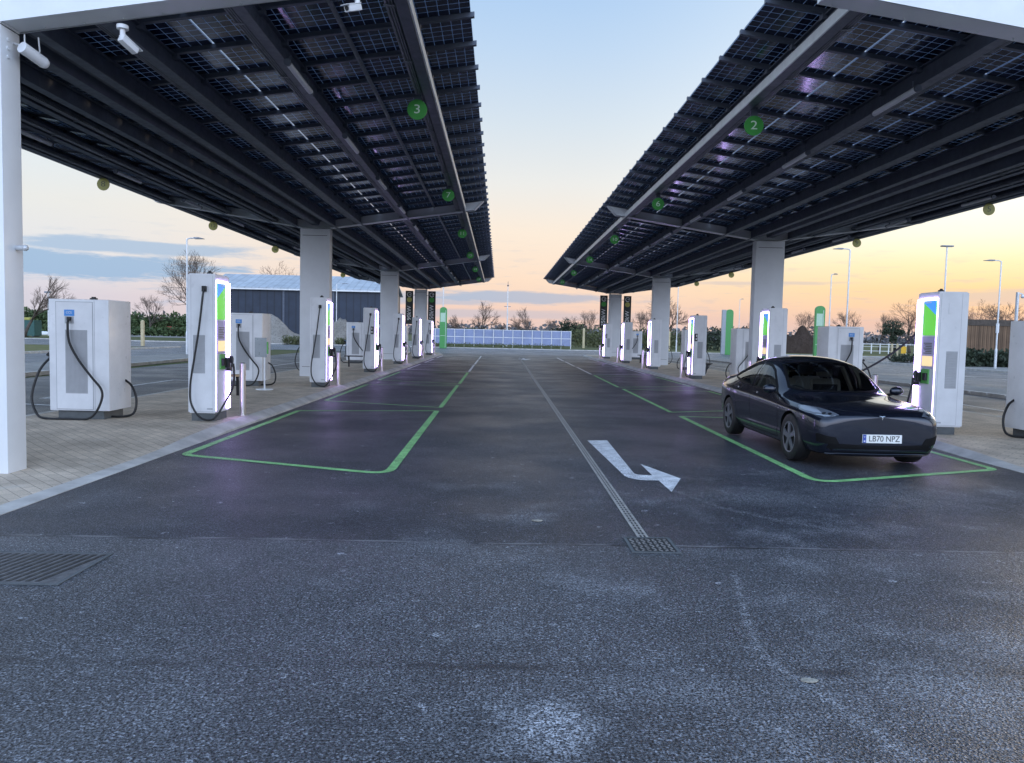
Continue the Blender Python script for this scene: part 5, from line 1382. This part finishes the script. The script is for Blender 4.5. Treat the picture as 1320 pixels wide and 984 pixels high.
# wheels
def wheel(side):
    root_ = MB(); prof = [(.215,-.11),(.30,-.115),(.325,-.10),(.335,-.07),(.335,.07),(.325,.10),(.30,.115),(.215,.11)]
    n = 48; rings = []
    for r, x in prof: rings.append([root_.bm.verts.new((x*side, r*math.cos(2*math.pi*i/n), r*math.sin(2*math.pi*i/n))) for i in range(n)])
    for a, c in zip(rings, rings[1:]+rings[:1]):
        for i in range(n): root_._f([a[i], a[(i+1)%n], c[(i+1)%n], c[i]])
    tyre = root_
    cap = MB()
    prof = [(.232,.095),(.222,.112),(.20,.108)]
    rings = []
    for r, x in prof: rings.append([cap.bm.verts.new((x*side, r*math.cos(2*math.pi*i/n), r*math.sin(2*math.pi*i/n))) for i in range(n)])
    for a, c in zip(rings, rings[1:]):
        for i in range(n): cap._f([a[i], a[(i+1)%n], c[(i+1)%n], c[i]])
    for k in range(5):                                              # five broad blades
        A = 2*math.pi*k/5
        def pt(r, da, x): return (x*side, r*math.cos(A+da), r*math.sin(A+da))
        P = [pt(.03,-1.0,.112),pt(.075,-.55,.115),pt(.15,-.30,.112),pt(.218,-.30,.108),pt(.218,.16,.108),pt(.15,.13,.112),pt(.075,.30,.115),pt(.03,1.0,.112)]
        Q = [(p[0]-.02*side, p[1], p[2]) for p in P]
        a = [cap.bm.verts.new(p) for p in P]; c = [cap.bm.verts.new(p) for p in Q]
        cap._f(a); cap._f(c[::-1])
        for i in range(8): cap._f([a[i], a[(i+1)%8], c[(i+1)%8], c[i]])
    cap.cyl((.09*side,0,0),(.118*side,0,0), .045, n=24)
    back = MB(); back.cyl((-.06*side,0,0),(.07*side,0,0), .228, n=40)
    return tyre, cap, back
for s_ in (-1, 1):
    for u in WH:
        wr = empty('wheel', (s_*.795, u, WR)); wr.parent = cars; wr.rotation_euler.x = random.uniform(0, 1)
        ty, cp, bk = wheel(s_)
        ty.build('tyre', M['rubber'], wr, smooth=35); cp.build('rim', M['wheel_grey'], wr, smooth=30); bk.build('brake_disc', M['wheel_dark'], wr, smooth=40)
# interior
b = MB(); b.box(-.74,.74,1.30,4.1,.28,.36); b.box(-.72,.72,1.28,1.75,.36,.86,.06); b.box(-.72,.72,3.45,4.0,.36,.98,.04)
for s_ in (-1, 1): b.box(s_*.80-.03, s_*.80+.03, 1.5, 3.6, .3, .83)
b.build('dashboard', M['interior'], cars)
M['pillar_trim'] = mat('pillar_trim', (.50,.46,.40), .7, var=.05)
for s_ in (-1, 1):
    b = MB(); b.hexa([(s_*.80,2.58,.86),(s_*.835,2.58,.86),(s_*.835,2.68,.86),(s_*.80,2.68,.86),(s_*.60,2.58,1.29),(s_*.635,2.58,1.29),(s_*.635,2.68,1.29),(s_*.60,2.68,1.29)]); b.build('pillar_trim', M['pillar_trim'], cars)
for s_ in (-1, 1):
    for u, nm in ((2.55,'front_seat'),(3.35,'rear_seat')):
        b = MB(); x = s_*.37
        Mx = Matrix.Translation((x,u,.50)) @ Matrix.Rotation(R(-14), 4, 'X')
        b.box(-.24,.24,-.07,.07,0,.60,.05,Mx); b.box(-.13,.13,-.05,.05,.63,.80,.04,Mx); b.cyl(Mx@Vector((-.05,0,.58)), Mx@Vector((-.05,0,.65)), .01); b.cyl(Mx@Vector((.05,0,.58)), Mx@Vector((.05,0,.65)), .01)
        b.box(x-.25,x+.25,u-.55,u,.36,.52,.05); b.build('seat', M['seat'], cars, smooth=40)
b = MB(); C0 = Vector((-.37,1.98,.83)); ax1 = Vector((1,0,0)); ax2 = Vector((0,.35,.93)).normalized()
b.tube([C0+ax1*(.18*math.cos(a))+ax2*(.18*math.sin(a)) for a in [2*math.pi*i/28 for i in range(29)]], .015, 8); b.box(-.53,-.21,1.97,1.99,.81,.85); b.cyl((-.37,1.98,.83),(-.37,1.75,.78), .03); b.build('steering_wheel', M['interior'], cars, smooth=40)
b = MB(); b.box(-.19,.19,1.80,1.82,.84,1.04,.008); b.build('centre_screen', M['trim_black'], cars)
b = MB(); b.box(-.12,.12,2.02,2.05,1.22,1.29,.02); b.cyl((0,2.04,1.28),(0,2.06,1.36), .02); b.build('rear_view_mirror', M['trim_black'], cars)
sb.free()
cars.scale = (CS, CS, CS); cars.location = (4.84, 9.50, .006)
